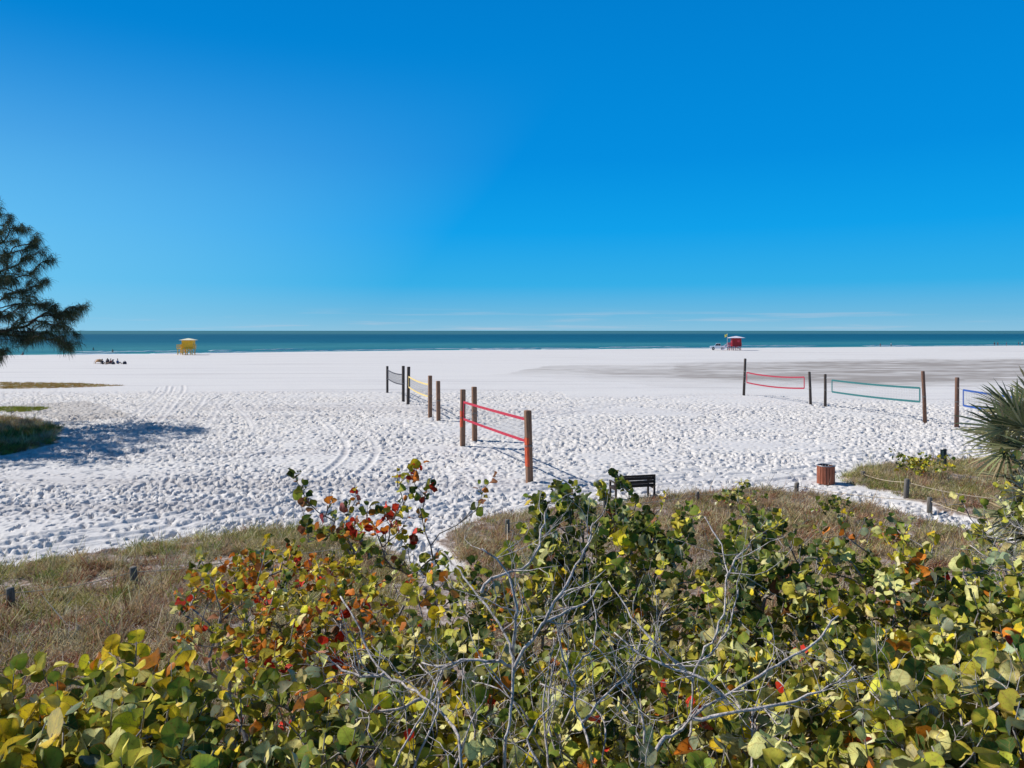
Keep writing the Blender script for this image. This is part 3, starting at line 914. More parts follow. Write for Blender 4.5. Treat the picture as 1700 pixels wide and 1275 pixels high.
def sea_grape(label, poly, dens, depth, base_px, pal, leaf=0.165, explicit=(), zlow=0.9, under=0.35, group='sea grape shrubs', nleaf=(5, 9), bark='bark', jit=0.5, bare=0.08):
    """poly: outline in the photograph; depth(px,py) metres; explicit: shoots (px,py,d) standing clear"""
    dens = dens * 2.05; leaf = leaf * 0.65
    P = np.array(poly, float)
    x0, y0 = P.min(0); x1, y1 = P.max(0)
    area = 0.5 * abs(np.dot(P[:, 0], np.roll(P[:, 1], 1)) - np.dot(P[:, 1], np.roll(P[:, 0], 1)))
    n = max(6, int(area / 1e4 * dens))
    tg = []
    while len(tg) < n:
        px = random.uniform(x0, x1); py = random.uniform(y0, y1)
        if in_poly(np.array([px]), np.array([py]), poly)[0]:
            d = depth(px, py) + random.gauss(0, jit * 0.6)
            q = at(px, py, d)
            q.z -= 0.26 * leaf / 0.115 * (0.3 if d > 7.9 else 1.0)
            if q.z < 0.4: continue
            tg.append(tuple(q))
    top = len(tg)
    for k in range(int(n * under)):          # inner, lower shoots
        q = random.choice(tg[:top])
        z = max(0.7, q[2] - random.uniform(0.35, 1.5))
        tg.append((q[0] + random.gauss(0, .3), q[1] + random.uniform(-.2, .9), z))
    ex0 = len(tg)
    for e in explicit: tg.append(tuple(at(*e) - Vector((0, 0, 0.06 if e[2] > 7.9 else 0.18))))
    b = Vector((base_px[0], base_px[1], 0))
    origin = (b.x, b.y, ground_z(b.x, b.y))
    root = empty('sea_grape', origin, label, 'shrub', group)
    pos, par, rad, chains, tips = grow((b.x, b.y, origin[2] - 0.05), tg, trunk_h=0.42, r0=0.0048, power=0.40, rmax=0.075)
    # leafy shoots
    LB, LA, LN, LS, LI = [], [], [], [], []
    mb = skeleton_mesh(pos, rad, chains, origin)
    for i, t in enumerate(tips):
        tip = pos[t]
        d = tip - pos[par[t]]
        d = d / (np.linalg.norm(d) + 1e-9)
        d = d * 0.6 + np.array([0, 0, 0.55]) + RNG.normal(0, 0.35, 3)
        d /= np.linalg.norm(d)
        nl = int(RNG.integers(*nleaf))
        if RNG.random() < bare: nl = 0
        Ls = RNG.uniform(0.16, 0.34) * (leaf / 0.165)
        mb.tube([tip - np.array(origin), tip + d * Ls - np.array(origin)], [rad[t], rad[t] * 0.6], 4)
        phi = RNG.uniform(0, 6.28)
        ex = np.cross(d, [0.3, 0.1, 1.0]); ex /= np.linalg.norm(ex); ey = np.cross(d, ex)
        for k in range(nl):
            s = (k + 0.4) / nl
            phi += math.pi + RNG.normal(0, 0.6)
            radial = ex * math.cos(phi) + ey * math.sin(phi)
            a = radial * (0.9 - 0.35 * s) + d * (0.25 + 0.6 * s) + RNG.normal(0, 0.22, 3)
            a /= np.linalg.norm(a)
            nrm = np.array([-0.36, -0.10, 0.62]) + d * 0.15 + RNG.normal(0, 0.5, 3)
            b0 = tip + d * Ls * (s * 1.35 - 0.35) + a * 0.015
            LI.append(i); LB.append(b0); LA.append(a); LN.append(nrm)
            LS.append(leaf * RNG.uniform(0.5, 1.3) * (0.75 if k == nl - 1 else 1))
    mb.build('stem', M[bark], root)
    LB = np.array(LB); n = len(LB)
    if pal == 'redmix':
        pxs = CX + LB[:, 0] / LB[:, 1] * F
        pys = HORIZON + (H - LB[:, 2]) / LB[:, 1] * F
        rgb = np.where(((pxs > 570) & (pxs < 745) & (pys < 905))[:, None], pick(BASE['red'], n), pick(BASE['olive'], n))
    else:
        ids = np.array(LI)                      # leaves of one shoot share much of their colour
        sc_ = pick(BASE[pal], len(tips))[ids] * RNG.uniform(0.8, 1.2, (n, 1))
        rgb = np.where((RNG.random(n) < 0.55)[:, None], sc_, pick(BASE[pal], n))
        rgb = np.clip(rgb, 0.004, 0.82)
    me = leaves_mesh('foliage', LB, np.array(LA), np.array(LN), np.array(LS), rgb, origin)
    link_mesh('foliage', me, M['leaf'], root)
    print('sea_grape', label, len(tg), n)
    return root


def canopy(z0, slope=0.0, ref=850):
    return lambda px, py: max(3.2, (H - (z0 + slope * (px - ref) / 850)) * F / max(60, py - HORIZON))


sea_grape('tall open sea grape with red and orange leaves standing up against the white sand',
          [(500, 850), (560, 850), (610, 870), (640, 840), (690, 830), (720, 860), (740, 900), (735, 940), (660, 940), (560, 925), (510, 890)], 11, lambda x, y: 10.3,
          (-1.35, 10.2), 'redmix', 0.185, [(492, 790, 10.6), (505, 815, 10.6), (520, 835, 10.5), (540, 850, 10.4), (590, 825, 10.3), (575, 850, 10.3), (610, 845, 10.2),
                                        (688, 776, 10.4), (675, 785, 10.4), (690, 800, 10.3), (705, 815, 10.3), (660, 800, 10.3), (670, 830, 10.3), (655, 850, 10.3), (700, 845, 10.2), (640, 855, 10.2),
                                        (805, 802, 10.8), (800, 815, 10.8), (790, 840, 10.7), (770, 855, 10.6), (505, 850, 10.5), (512, 870, 10.4)],
          under=0.15, nleaf=(4, 8), jit=0.5)
sea_grape('low dense sea grape with yellow, orange and red leaves beside the grass at left',
          [(325, 935), (380, 925), (440, 905), (500, 900), (560, 925), (640, 945), (640, 1020), (560, 1080), (430, 1080), (330, 1060), (290, 1035), (310, 990)], 19, canopy(3.2),
          (-2.5, 7.9), 'orange', 0.15, [(440, 905, 8.6), (340, 935, 8.2), (355, 960, 8.0)], under=0.5, nleaf=(5, 9))
sea_grape('bright yellow green sea grape in the bottom left corner',
          [(-120, 1120), (0, 1118), (70, 1100), (130, 1092), (190, 1065), (240, 1068), (300, 1050), (330, 1130), (330, 1300), (-160, 1300)], 12, canopy(3.95),
          (-2.9, 4.6), 'yellow', 0.19, [(75, 1085, 5.3), (200, 1058, 5.4), (225, 1065, 5.4), (20, 1110, 5.0)], under=0.5, nleaf=(5, 9))
sea_grape('shadowy sea grape with large green and yellow leaves below the orange shrub',
          [(290, 1070), (430, 1075), (560, 1080), (640, 1100), (660, 1300), (280, 1300)], 12, canopy(3.6),
          (-1.9, 5.3), 'mixed', 0.17, [], under=0.6, nleaf=(4, 8), bare=0.2)
sea_grape('thick dark green sea grape in front of the wooden bench',
          [(885, 825), (915, 805), (960, 830), (1010, 835), (1060, 845), (1075, 860), (1130, 850), (1150, 875), (1120, 930), (1060, 965), (960, 985), (890, 960), (880, 890)], 24, lambda x, y: 9.6 - (y - 850) * 0.012,
          (1.25, 9.2), 'green', 0.165, [(890, 822, 10), (930, 808, 10), (945, 812, 10), (1005, 828, 10), (1055, 830, 10), (1036, 803, 10), (1030, 797, 10), (1044, 806, 10), (1000, 810, 10), (1002, 820, 10), (1098, 835, 9.8), (1135, 855, 9.6), (1145, 870, 9.6)], under=0.4, nleaf=(5, 10))
sea_grape('sparse sea grape with pale green leaves left of the bleached dead trunk',
          [(640, 945), (730, 960), (800, 960), (870, 960), (850, 1060), (820, 1300), (650, 1300), (620, 1080)], 13, canopy(3.3),
          (-0.75, 6.6), 'mixed', 0.165, [(700, 1010, 6.6), (720, 1040, 6.4), (850, 905, 8.2), (690, 1035, 6.5), (735, 955, 8.2), (745, 940, 8.5), (765, 958, 8.2), (792, 948, 8.3), (815, 962, 8.2), (770, 985, 7.8), (722, 972, 8.0), (705, 955, 8.4), (800, 985, 7.8), (750, 1005, 7.2), (780, 1020, 7.0), (730, 1000, 7.4), (835, 985, 7.8), (815, 1010, 7.2), (765, 1040, 6.8), (795, 1055, 6.6), (740, 1060, 6.6), (855, 935, 8.3)], under=0.9, nleaf=(5, 9), bark='bark', bare=0.15)
sea_grape('sea grape with small pale yellow green leaves among bare twigs at bottom centre',
          [(870, 960), (960, 975), (1080, 960), (1170, 940), (1200, 1010), (1190, 1090), (1160, 1300), (850, 1300), (850, 1060)], 17, canopy(3.3),
          (0.75, 6.4), 'pale', 0.15, [(1100, 935, 8.0), (1000, 960, 7.6)], under=0.8, nleaf=(5, 9), bark='bark', bare=0.15)
sea_grape('green sea grape rising from the rusty grass right of the bench',
          [(1190, 930), (1215, 880), (1250, 850), (1290, 870), (1330, 890), (1345, 930), (1330, 1000), (1250, 1010), (1190, 1000)], 22, lambda x, y: 9.0 - (y - 850) * 0.009,
          (3.1, 8.6), 'green', 0.165, [(1245, 848, 9.2), (1285, 855, 9.2), (1320, 872, 9.0), (1225, 870, 9.0)], under=0.5, nleaf=(5, 9))
sea_grape('leafy sea grape with green and yellow leaves below the sand path',
          [(1330, 940), (1360, 900), (1420, 900), (1470, 925), (1500, 890), (1540, 920), (1580, 930), (1570, 1020), (1450, 1040), (1330, 1020)], 22, lambda x, y: 8.4 - (y - 890) * 0.009,
          (4.1, 8.0), 'mixed', 0.165, [(1365, 885, 8.8), (1405, 883, 8.7), (1425, 880, 8.7), (1490, 872, 8.9), (1500, 880, 8.8), (1440, 890, 8.7), (1550, 895, 8.6)], under=0.5, nleaf=(5, 9))
sea_grape('broad sea grape with dull yellow green leaves behind the long bare branch',
          [(1190, 1000), (1330, 1010), (1470, 1030), (1500, 1100), (1490, 1300), (1160, 1300), (1180, 1100)], 15, canopy(3.55),
          (2.0, 5.9), 'pale', 0.165, [], under=0.7, nleaf=(5, 9), bark='bark', bare=0.12)
sea_grape('large sea grape with broad pale yellow green leaves in the bottom right corner',
          [(1470, 1030), (1570, 980), (1600, 930), (1650, 920), (1720, 910), (1860, 930), (1900, 1300), (1480, 1300)], 15, canopy(3.75),
          (3.9, 5.6), 'pale', 0.185, [(1600, 925, 7.2), (1640, 915, 7.2), (1690, 930, 7.0)], under=0.6, nleaf=(5, 9))
sea_grape('bright green sea grape growing under the palm fronds',
          [(1590, 865), (1640, 840), (1670, 800), (1720, 780), (1850, 800), (1850, 930), (1700, 895), (1640, 890), (1600, 880)], 13, lambda x, y: 10.4 + (0 if y > 820 else 1.6),
          (7.4, 10.6), 'lime', 0.18, [(1572, 832, 10.6), (1600, 830, 10.5), (1690, 760, 10.6)], under=0.5, nleaf=(4, 8))


def small_sea_grape(label, px, py, r, h, pal, n, group='small sea grapes in the grass'):
    g = gp(px, py)
    origin = (g.x, g.y, ground_z(g.x, g.y))
    root = empty('young_sea_grape', origin, label, 'shrub', group)
    tg = [(g.x + random.gauss(0, r * .5), g.y + random.gauss(0, r * .5), random.uniform(0.35, 1) * h) for _ in range(n)]
    pos, par, rad, chains, tips = grow((g.x, g.y, origin[2] - 0.03), tg, 0.3, 0.004, 0.4)
    skeleton_mesh(pos, rad, chains, origin, 4).build('stem', M['twig'], root)
    B = []; 
    for t in tips:
        for k in range(5): B.append(pos[t] + RNG.normal(0, 0.09, 3))
    B = np.array(B); k = len(B)
    me = leaves_mesh('foliage', B, RNG.normal(0, 1, (k, 3)) + [0, 0, .3], RNG.normal(0, .6, (k, 3)) + [-.1, -.2, .9], RNG.uniform(0.10, 0.17, k), pick(BASE[pal], k), origin)
    link_mesh('foliage', me, M['leaf'], root)


small_sea_grape('small pale sea grape in the rusty grass right of the bench', 1222, 850, 0.8, 0.9, 'pale', 26)
small_sea_grape('young yellow green sea grape in the grass island beside the dark sign', 1530, 795, 1.3, 0.8, 'yellow', 40)
small_sea_grape('small red tinged sea grape seedling in the grass below the path', 1480, 905, 0.7, 0.5, 'orange', 14)
small_sea_grape('small sea grape with dark leaves in the grass left of the path', 1390, 872, 0.8, 0.7, 'green', 16)


# ------------------------------------------------------------------ bare bleached branches
def dead_shrub(label, limbs, twigs=26, r=0.02, seed=1, mat='dead', twl=(0.2, 0.6)):
    """limbs: list of polylines [(px,py,d), ...]; the first is the trunk and runs to the ground"""
    rs = random.Random(seed)
    first = at(*limbs[0][0])
    g = Vector((first.x * 1.0, first.y + 0.25, 0.0))
    origin = Vector((g.x, g.y, ground_z(g.x, g.y)))
    root = empty('bare_shrub', origin, label, 'shrub', 'bare bleached shrubs')
    for li, lm in enumerate(limbs):
        raw = [at(*p) for p in lm]
        if li == 0: raw = [origin + Vector((0, 0, -0.05)), origin.lerp(raw[0], 0.5) + Vector((0.05, 0, 0))] + raw
        # smooth
        pts = []
        for i in range(len(raw) - 1):
            p0 = raw[max(i - 1, 0)]; p1 = raw[i]; p2 = raw[i + 1]; p3 = raw[min(i + 2, len(raw) - 1)]
            ns = max(3, int((p2 - p1).length / 0.07))
            for k in range(ns):
                t = k / ns
                pts.append(0.5 * ((2 * p1) + (p2 - p0) * t + (2 * p0 - 5 * p1 + 4 * p2 - p3) * t * t + (3 * p1 - p0 - 3 * p2 + p3) * t ** 3)
                           + Vector((rs.gauss(0, .006), rs.gauss(0, .006), rs.gauss(0, .006))))
        pts.append(raw[-1])
        rr = r * 0.66 * (1 if li == 0 else 0.6)
        rad = [(rr * (1 - 0.78 * i / (len(pts) - 1)) + 0.0025) * rs.uniform(.84, 1.2) for i in range(len(pts))]
        mb = MB()
        mb.tube([p - origin for p in pts], rad, 7)

        def twig(p, d, L_, rad0, lvl):
            n = 5
            q = [p]; dd = d.copy()
            for i in range(n):
                dd = (dd + Vector((rs.gauss(0, .22), rs.gauss(0, .22), rs.gauss(0.05, .2)))).normalized()
                q.append(q[-1] + dd * L_ / n)
            mb.tube([x - origin for x in q], [rad0 * (1 - 0.7 * i / n) for i in range(n + 1)], 4)
            if lvl < 2:
                for _ in range(rs.randint(0, 2)):
                    i = rs.randint(1, n - 1)
                    nd = (dd + Vector((rs.gauss(0, .8), rs.gauss(0, .8), rs.gauss(0.1, .6)))).normalized()
                    twig(q[i], nd, L_ * rs.uniform(.35, .7), rad0 * .6, lvl + 1)
        nt2 = int(twigs * 0.6 / len(limbs)) + 1
        for _ in range(nt2):
            i = rs.randint(int(len(pts) * 0.25), len(pts) - 2)
            t = (pts[i + 1] - pts[i - 1]).normalized()
            d = (t * 0.5 + Vector((rs.gauss(0, .7), rs.gauss(0, .7), rs.gauss(.25, .6)))).normalized()
            twig(pts[i], d, rs.uniform(*twl), max(0.0035, rad[i] * 0.5), 0)
        mb.build('trunk' if li == 0 else 'branch', M[mat], root)
    return root


dead_shrub('bleached grey trunk forking in front of the green leaves at bottom centre',
           [[(838, 1290, 4.9), (845, 1200, 5.0), (852, 1110, 5.1), (846, 1070, 5.2), (828, 1035, 5.3), (795, 990, 5.5), (762, 948, 5.7), (733, 915, 5.9)],
            [(852, 1112, 5.1), (872, 1075, 5.1), (900, 1038, 5.1), (930, 1020, 5.2), (975, 1000, 5.3), (1000, 965, 5.4)],
            [(900, 1038, 5.1), (920, 1000, 5.1), (950, 955, 5.2), (975, 900, 5.4), (985, 868, 5.5)],
            [(852, 1085, 5.2), (856, 1030, 5.1), (855, 990, 5.1), (835, 940, 5.2), (800, 910, 5.2)],
            [(848, 1105, 5.1), (820, 1098, 5.0), (780, 1095, 5.0), (740, 1105, 5.0), (700, 1100, 5.1)],
            [(800, 985, 5.5), (815, 960, 5.5), (880, 935, 5.6), (900, 880, 5.8), (905, 850, 5.9)]], 60, 0.026, 3)
dead_shrub('leaning grey limb running from bottom centre up to the left',
           [[(770, 1290, 4.6), (740, 1190, 4.9), (690, 1150, 5.1), (640, 1118, 5.3), (610, 1075, 5.5), (590, 1030, 5.6), (565, 990, 5.8)],
            [(700, 1160, 5.1), (660, 1178, 5.0), (610, 1182, 5.0), (575, 1160, 5.1)],
            [(640, 1118, 5.3), (600, 1122, 5.3), (560, 1105, 5.4), (545, 1090, 5.4)]], 32, 0.024, 5)
dead_shrub('long pale bare branch sweeping up to the right near the bottom edge',
           [[(1080, 1300, 4.5), (1130, 1210, 4.7), (1200, 1158, 4.9), (1260, 1122, 5.0), (1320, 1090, 5.1), (1365, 1055, 5.2), (1392, 1022, 5.3)],
            [(1150, 1195, 4.7), (1230, 1180, 4.7), (1320, 1165, 4.8), (1390, 1130, 4.9), (1420, 1105, 5.0)],
            [(1200, 1158, 4.9), (1170, 1130, 4.9), (1120, 1110, 5.0), (1060, 1085, 5.1), (1020, 1050, 5.3)]], 60, 0.026, 8)
dead_shrub('upright bare grey stem with a forked tip against the rusty grass',
           [[(1140, 1290, 5.3), (1148, 1200, 5.4), (1150, 1130, 5.5), (1165, 1090, 5.6), (1190, 1050, 5.6), (1203, 1000, 5.8), (1206, 950, 6.0), (1198, 905, 6.2), (1170, 858, 6.4)],
            [(1150, 1130, 5.5), (1120, 1100, 5.5), (1080, 1060, 5.6), (1040, 1010, 5.8), (1010, 965, 6.0)],
            [(1206, 960, 6.0), (1222, 930, 6.0), (1245, 905, 6.2)],
            [(1160, 1100, 5.6), (1190, 1075, 5.6), (1215, 1030, 5.7), (1225, 980, 5.8)]], 46, 0.02, 11)
dead_shrub('thin bare twiggy shrub between the pale trunk and the long branch',
           [[(985, 1290, 4.8), (965, 1200, 5.0), (950, 1140, 5.1), (960, 1100, 5.2), (985, 1075, 5.3), (990, 1020, 5.5), (978, 985, 5.6)],
            [(950, 1140, 5.1), (935, 1090, 5.2), (925, 1040, 5.3)],
            [(965, 1200, 5.0), (1010, 1150, 5.0), (1045, 1120, 5.1), (1060, 1070, 5.2)]], 50, 0.018, 15)
dead_shrub('tangle of grey dead twigs at the right edge under the palm',
           [[(1760, 1010, 7.6), (1730, 940, 7.9), (1690, 905, 8.1), (1640, 890, 8.3)],
            [(1730, 940, 7.9), (1690, 930, 8.0), (1640, 925, 8.1), (1610, 905, 8.3)],
            [(1745, 960, 7.8), (1700, 950, 7.9), (1650, 945, 8.0)],
            [(1730, 930, 7.9), (1710, 890, 8.0), (1680, 870, 8.3)]], 90, 0.016, 21)
dead_shrub('pale bare stems rising through the leaves in the bottom right',
           [[(1620, 1300, 4.6), (1600, 1210, 4.8), (1570, 1160, 5.0), (1540, 1120, 5.1)],
            [(1600, 1210, 4.8), (1650, 1170, 4.8), (1690, 1150, 4.8)],
            [(1605, 1220, 4.8), (1520, 1200, 4.8), (1460, 1180, 4.9)]], 34, 0.022, 25)

def tangle(label, x0, x1, ytop, dd, nl, seed):
    r2 = random.Random(seed)
    limbs = []
    for k in range(nl):
        xa = r2.uniform(x0, x1); xb = xa + r2.gauss(0, 90); d = dd + r2.uniform(-.3, .5)
        yt = ytop + r2.uniform(0, 130)
        ym = (1290 + yt) / 2 + r2.gauss(0, 20)
        limbs.append([((x0 + x1) / 2 + (xa - (x0 + x1) / 2) * .75, 1300, d - .2), (xa * .5 + xb * .5 + r2.gauss(0, 25), ym, d), (xb, yt, d + .25)])
    dead_shrub(label, limbs, nl * 6, 0.015, seed)


tangle('low tangle of thin grey twigs under the leaves left of the pale trunk', 560, 830, 1060, 5.1, 9, 31)
tangle('low tangle of thin grey twigs right of the pale trunk', 860, 1120, 1050, 5.2, 9, 33)
tangle('low tangle of thin grey twigs under the long pale branch', 1130, 1420, 1090, 5.0, 9, 35)
tangle('thin grey twigs showing between the big pale leaves at bottom right', 1450, 1720, 1110, 4.9, 7, 37)

# ------------------------------------------------------------------ Australian pine at left
TX, TY = -38.5, 49.0
g = Vector((TX, TY, ground_z(TX, TY)))
pine = empty('australian_pine', g, 'dark feathery pine with drooping branches at the left edge of the beach', 'tree')
tg = []
for (px, py, d) in [(5, 345, 51), (22, 358, 51), (35, 375, 51), (50, 385, 52), (30, 400, 50), (60, 400, 52), (65, 392, 52), (10, 380, 49), (50, 425, 51), (75, 420, 52), (84, 432, 52), (70, 440, 51), (40, 440, 50),
                    (15, 430, 49), (60, 460, 51), (78, 465, 52), (30, 465, 50), (55, 490, 50), (20, 490, 49), (40, 505, 50), (68, 500, 51), (85, 505, 51), (95, 520, 51), (110, 520, 52), (125, 518, 52), (138, 512, 52), (145, 508, 53),
                    (105, 535, 51), (118, 545, 52), (130, 560, 52), (122, 575, 52), (105, 560, 51), (112, 570, 51.5), (90, 545, 50), (75, 535, 50), (60, 545, 50), (52, 565, 50), (66, 560, 50), (35, 540, 49), (30, 560, 49),
                    (15, 550, 49), (8, 575, 49), (3, 590, 49), (20, 520, 49), (80, 555, 50.5), (45, 525, 50), (-10, 560, 48), (-20, 580, 48), (5, 520, 48), (95, 505, 51.5), (132, 522, 52.3),
                    (40, 480, 50), (20, 450, 49), (5, 410, 49), (0, 460, 48), (10, 470, 49), (48, 410, 51), (25, 420, 50), (62, 480, 51)]:
    for k in range(7):
        q = at(px - 5 + random.gauss(0, 5), py + random.gauss(0, 5), d + random.gauss(0, 1.2))
        if px + 0 < 150: tg.append(tuple(q))
for k in range(560):
    a = random.uniform(0, 6.283); rr = random.random() ** 0.6
    zc = random.uniform(4.5, 14)
    R = 8.0 * (1 - ((zc - 8.5) / 9.0) ** 2) ** 0.5
    q = Vector((-38.0 + R * rr * math.cos(a) * 0.95, 46.0 + R * rr * math.sin(a) * 1.15, zc))
    px = CX + q.x / q.y * F
    if px > 2: continue
    tg.append(tuple(q))
for k in range(420):
    q = Vector((random.uniform(-37, -28.6), random.uniform(38.5, 46), random.uniform(4.6, 10.2)))
    if CX + q.x / q.y * F > -12: continue
    tg.append(tuple(q))
pos, par, rad, chains, tips = grow((g.x, g.y, g.z - .1), tg, r0=0.014, power=0.45, rmax=0.34,
                                   stem_pts=[(g.x + .1, g.y, 2.0), (g.x + .3, g.y - .1, 4.2), (g.x + .2, g.y, 6.5), (g.x + .0, g.y + .1, 9.0), (g.x - .1, g.y, 11.5), (g.x + .2, g.y, 13.5)], sag=0.12)
skeleton_mesh(pos, rad, chains, g, 5).build('trunk', M['pinebark'], pine)
B, D = [], []
for t in tips:
    nn_ = 42 if CX + pos[t][0] / pos[t][1] * F > -5 else 95
    # sprays along the last stretch of twig
    for k in range(nn_):
        j = t
        for _ in range(random.randint(0, 4)):
            if par[j] > 0: j = par[j]
        B.append(pos[j] + RNG.normal(0, 0.07, 3))
        o = pos[t] - pos[par[t]]
        o = o / (np.linalg.norm(o) + 1e-9)
        D.append(o * 0.42 + RNG.normal(0, 0.36, 3) + np.array([0.08, 0, -0.42]))
B, D = np.array(B), np.array(D); n = len(B)
me = blade_mesh('crown', B - np.array(g), D, RNG.uniform(0.30, 0.62, n), RNG.uniform(0.013, 0.024, n), RNG.uniform(0.2, 0.8, n),
                pick([(2, (0.04, 0.055, 0.028)), (2, (0.07, 0.09, 0.045)), (1.4, (0.11, 0.125, 0.07)), (.6, (0.08, 0.065, 0.045))], n))
link_mesh('crown', me, M['needle'], pine)
print('pine', len(tg), n)

# ------------------------------------------------------------------ fan palm at right
PC = at(1764, 738, 12.5)
pg = Vector((PC.x + 0.1, PC.y + 0.2, ground_z(PC.x, PC.y)))
palm = empty('fan_palm', pg, 'spiky fan palm with stiff dark green fronds at the right edge', 'palm')
mb = MB()
tp = [pg + (PC - pg) * s + Vector((0.06 * math.sin(s * 4), 0, 0)) for s in np.linspace(0, 1, 12)]
mb.tube([p - pg for p in tp], [0.17 - 0.03 * s for s in np.linspace(0, 1, 12)], 10)
for i in range(60):
    s = 0.35 + 0.65 * i / 60; a = i * 2.4
    p = pg + (PC - pg) * s - pg
    d = Vector((math.cos(a), math.sin(a), 0.9)).normalized()
    mb.bar(p + Vector((math.cos(a), math.sin(a), 0)) * 0.12, p + Vector((math.cos(a), math.sin(a), 0)) * 0.12 + d * 0.25, 0.06, 0.02)
mb.build('trunk', M['pinebark'], palm)


def frond(rs, PC=PC, low=False):
    az = rs.uniform(0, 6.283); el = rs.uniform(-1.2, 1.15)
    if rs.random() < 0.55: az = rs.uniform(math.pi * 0.72, math.pi * 1.5)
    if low: az, el = rs.uniform(math.pi * 0.8, math.pi * 1.45), rs.uniform(-0.85, 0.1)
    d = Vector((math.cos(az) * math.cos(el), math.sin(az) * math.cos(el), math.sin(el)))
    Lp = rs.uniform(0.45, 0.95)
    hub = PC + d * Lp + Vector((0, 0, -0.08 * Lp))
    pet = MB()
    pet.tube([PC - pg, PC + d * Lp * .5 + Vector((0, 0, .02)) - pg, hub - pg], [0.022, 0.016, 0.011], 5)
    side = d.cross(Vector((0, 0, 1)))
    if side.length < .1: side = Vector((1, 0, 0))
    side.normalize(); nrm = side.cross(d)
    roll = rs.gauss(0, .5)
    s2 = side * math.cos(roll) + nrm * math.sin(roll)
    n2 = nrm * math.cos(roll) - side * math.sin(roll)
    B, D, S, Ln = [], [], [], []
    ns = 32
    for k in range(ns):
        a = (k / (ns - 1) - .5) * math.radians(250)
        v = d * math.cos(a) + s2 * math.sin(a) + n2 * (0.12 + 0.10 * abs(math.sin(a))) + Vector((rs.gauss(0, .03), rs.gauss(0, .03), rs.gauss(0, .03)))
        B.append(tuple(hub - pg)); D.append(tuple(v)); S.append(tuple((d * -math.sin(a) + s2 * math.cos(a)) + n2 * rs.choice((-.5, .5)))); Ln.append(rs.uniform(.62, .85) * (1 - .25 * abs(a) / 2.2))
    n = ns
    el_dead = el < -0.85
    pal = [(1, (0.24, 0.18, 0.10))] if el_dead else [(1.3, (0.12, 0.135, 0.06)), (2, (0.24, 0.25, 0.11)), (1.3, (0.38, 0.36, 0.18)), (.4 if not low else 1.5, (0.40, 0.32, 0.17))]
    me = blade_mesh('frond', np.array(B), np.array(D), np.array(Ln), np.full(n, 0.042), np.full(n, 0.12 if not el_dead else .5), pick(pal, n), side=np.array(S))
    fo = link_mesh('frond', me, M['palm'], palm)
    pet.build('petiole', M['bark'], fo)


rs = random.Random(4)
for k in range(42): frond(rs)
for k in range(16): frond(rs, PC + Vector((-0.15, -0.1, rs.uniform(-1.15, -0.6))), True)


# ------------------------------------------------------------------ volleyball posts and nets
def post(label, px, base_y, top_y, size, mat='timber', lean=(0, 0), square=True, wrap=None, group='volleyball net posts'):
    g = gp(px, base_y)
    h = (base_y - top_y) / F * g.y
    z0 = ground_z(g.x, g.y)
    root = empty('net_post', (g.x, g.y, z0), label, 'post', group, rz=math.radians(24) if square else 0.4)
    lean = (lean[0] if square else lean[0] * math.cos(.4), 0 if square else -lean[0] * math.sin(.4))
    top = Vector((lean[0], lean[1], h))
    mb = MB()
    if square:
        mb.bar((-lean[0] * .15, -lean[1] * .15, -0.4), top, size, size, up=(0, 1, 0), bevel=size * 0.09)
    else:
        mb.tube([(0, 0, -.4), top * 0.5 + Vector((0.01, 0, 0)), top * 0.985, top], [size * .54, size * .5, size * .48, size * .40], 10)
    mb.build('shaft', M[mat], root)
    if wrap:
        a = top * wrap[0]; b = top * wrap[1]
        w = MB()
        d = top.normalized()
        if wrap[2] == 'band':
            w.bar(a, b, size + 0.012, size + 0.012, up=(0, 1, 0))
            w.build('paint_wrap', M['orange_paint'], root)
        else:  # painted face
            off = Vector((-size * 0.38, -size * 0.5 - 0.002, 0))
            w.bar(a + Vector((-size * 0.5, 0, 0)), b + Vector((-size * 0.5, 0, 0)), 0.012, size * 0.96, up=(0, 1, 0))
            w.bar(a + Vector((-size * 0.32, -size * 0.5, 0)), b + Vector((-size * 0.3, -size * 0.5, 0)), size * 0.38, 0.012, up=(0, 1, 0))
            w.build('paint_stripe', M['orange_paint'], root)
    # rope ring where the net ties on
    r = MB()
    for f_ in (0.5, 0.515):
        c = top * f_
        q = size * .56
        r.tube([c + Vector((q * math.cos(a), q * math.sin(a) * 1.0, 0)) * (1.25 if square else 1) for a in np.linspace(0, 6.283, 13)], 0.011, 5)
    r.build('rope_tie', M['cord'], root)
    return Vector((g.x, g.y, z0)), top


P = {}
P[1] = post('thick square post with orange paint at the near end of the red net', 879, 799, 680, 0.25, lean=(-0.08, 0), wrap=(0.22, 0.62, 'stripe'))
P[2] = post('square post with orange paint at the far end of the near red net', 768, 741, 647, 0.24, lean=(0.02, 0), wrap=(0.34, 0.62, 'stripe'))
P[3] = post('brown square post standing just behind the near red net', 788, 732, 643, 0.25, lean=(-0.03, 0))
P[4] = post('single brown post beside the yellow net with no net of its own', 728, 699, 633, 0.24, lean=(-0.03, 0))
P[5] = post('brown post at the near end of the yellow net', 714, 693, 624, 0.25, lean=(0, 0))
P[6] = post('dark post at the far end of the yellow net', 677.5, 671, 609, 0.23, 'timber_dark', lean=(0.05, 0))
P[7] = post('dark post at the near end of the black net', 669.5, 667, 608, 0.22, 'timber_dark')
P[8] = post('slim black post at the far end of the black net', 643, 652, 608, 0.2, 'timber_dark')
P[9] = post('tall leaning dark pole at the far end of the sagging faded red net', 1234.5, 657, 596, 0.24, 'timber_dark', lean=(0.16, 0), square=False)
P[10] = post('dark leaning pole at the near end of the sagging faded red net', 1346, 672, 617, 0.22, 'timber_dark', lean=(-0.12, 0), square=False)
P[11] = post('dark upright pole at the far end of the teal net', 1370, 675, 621, 0.22, 'timber_dark', square=False)
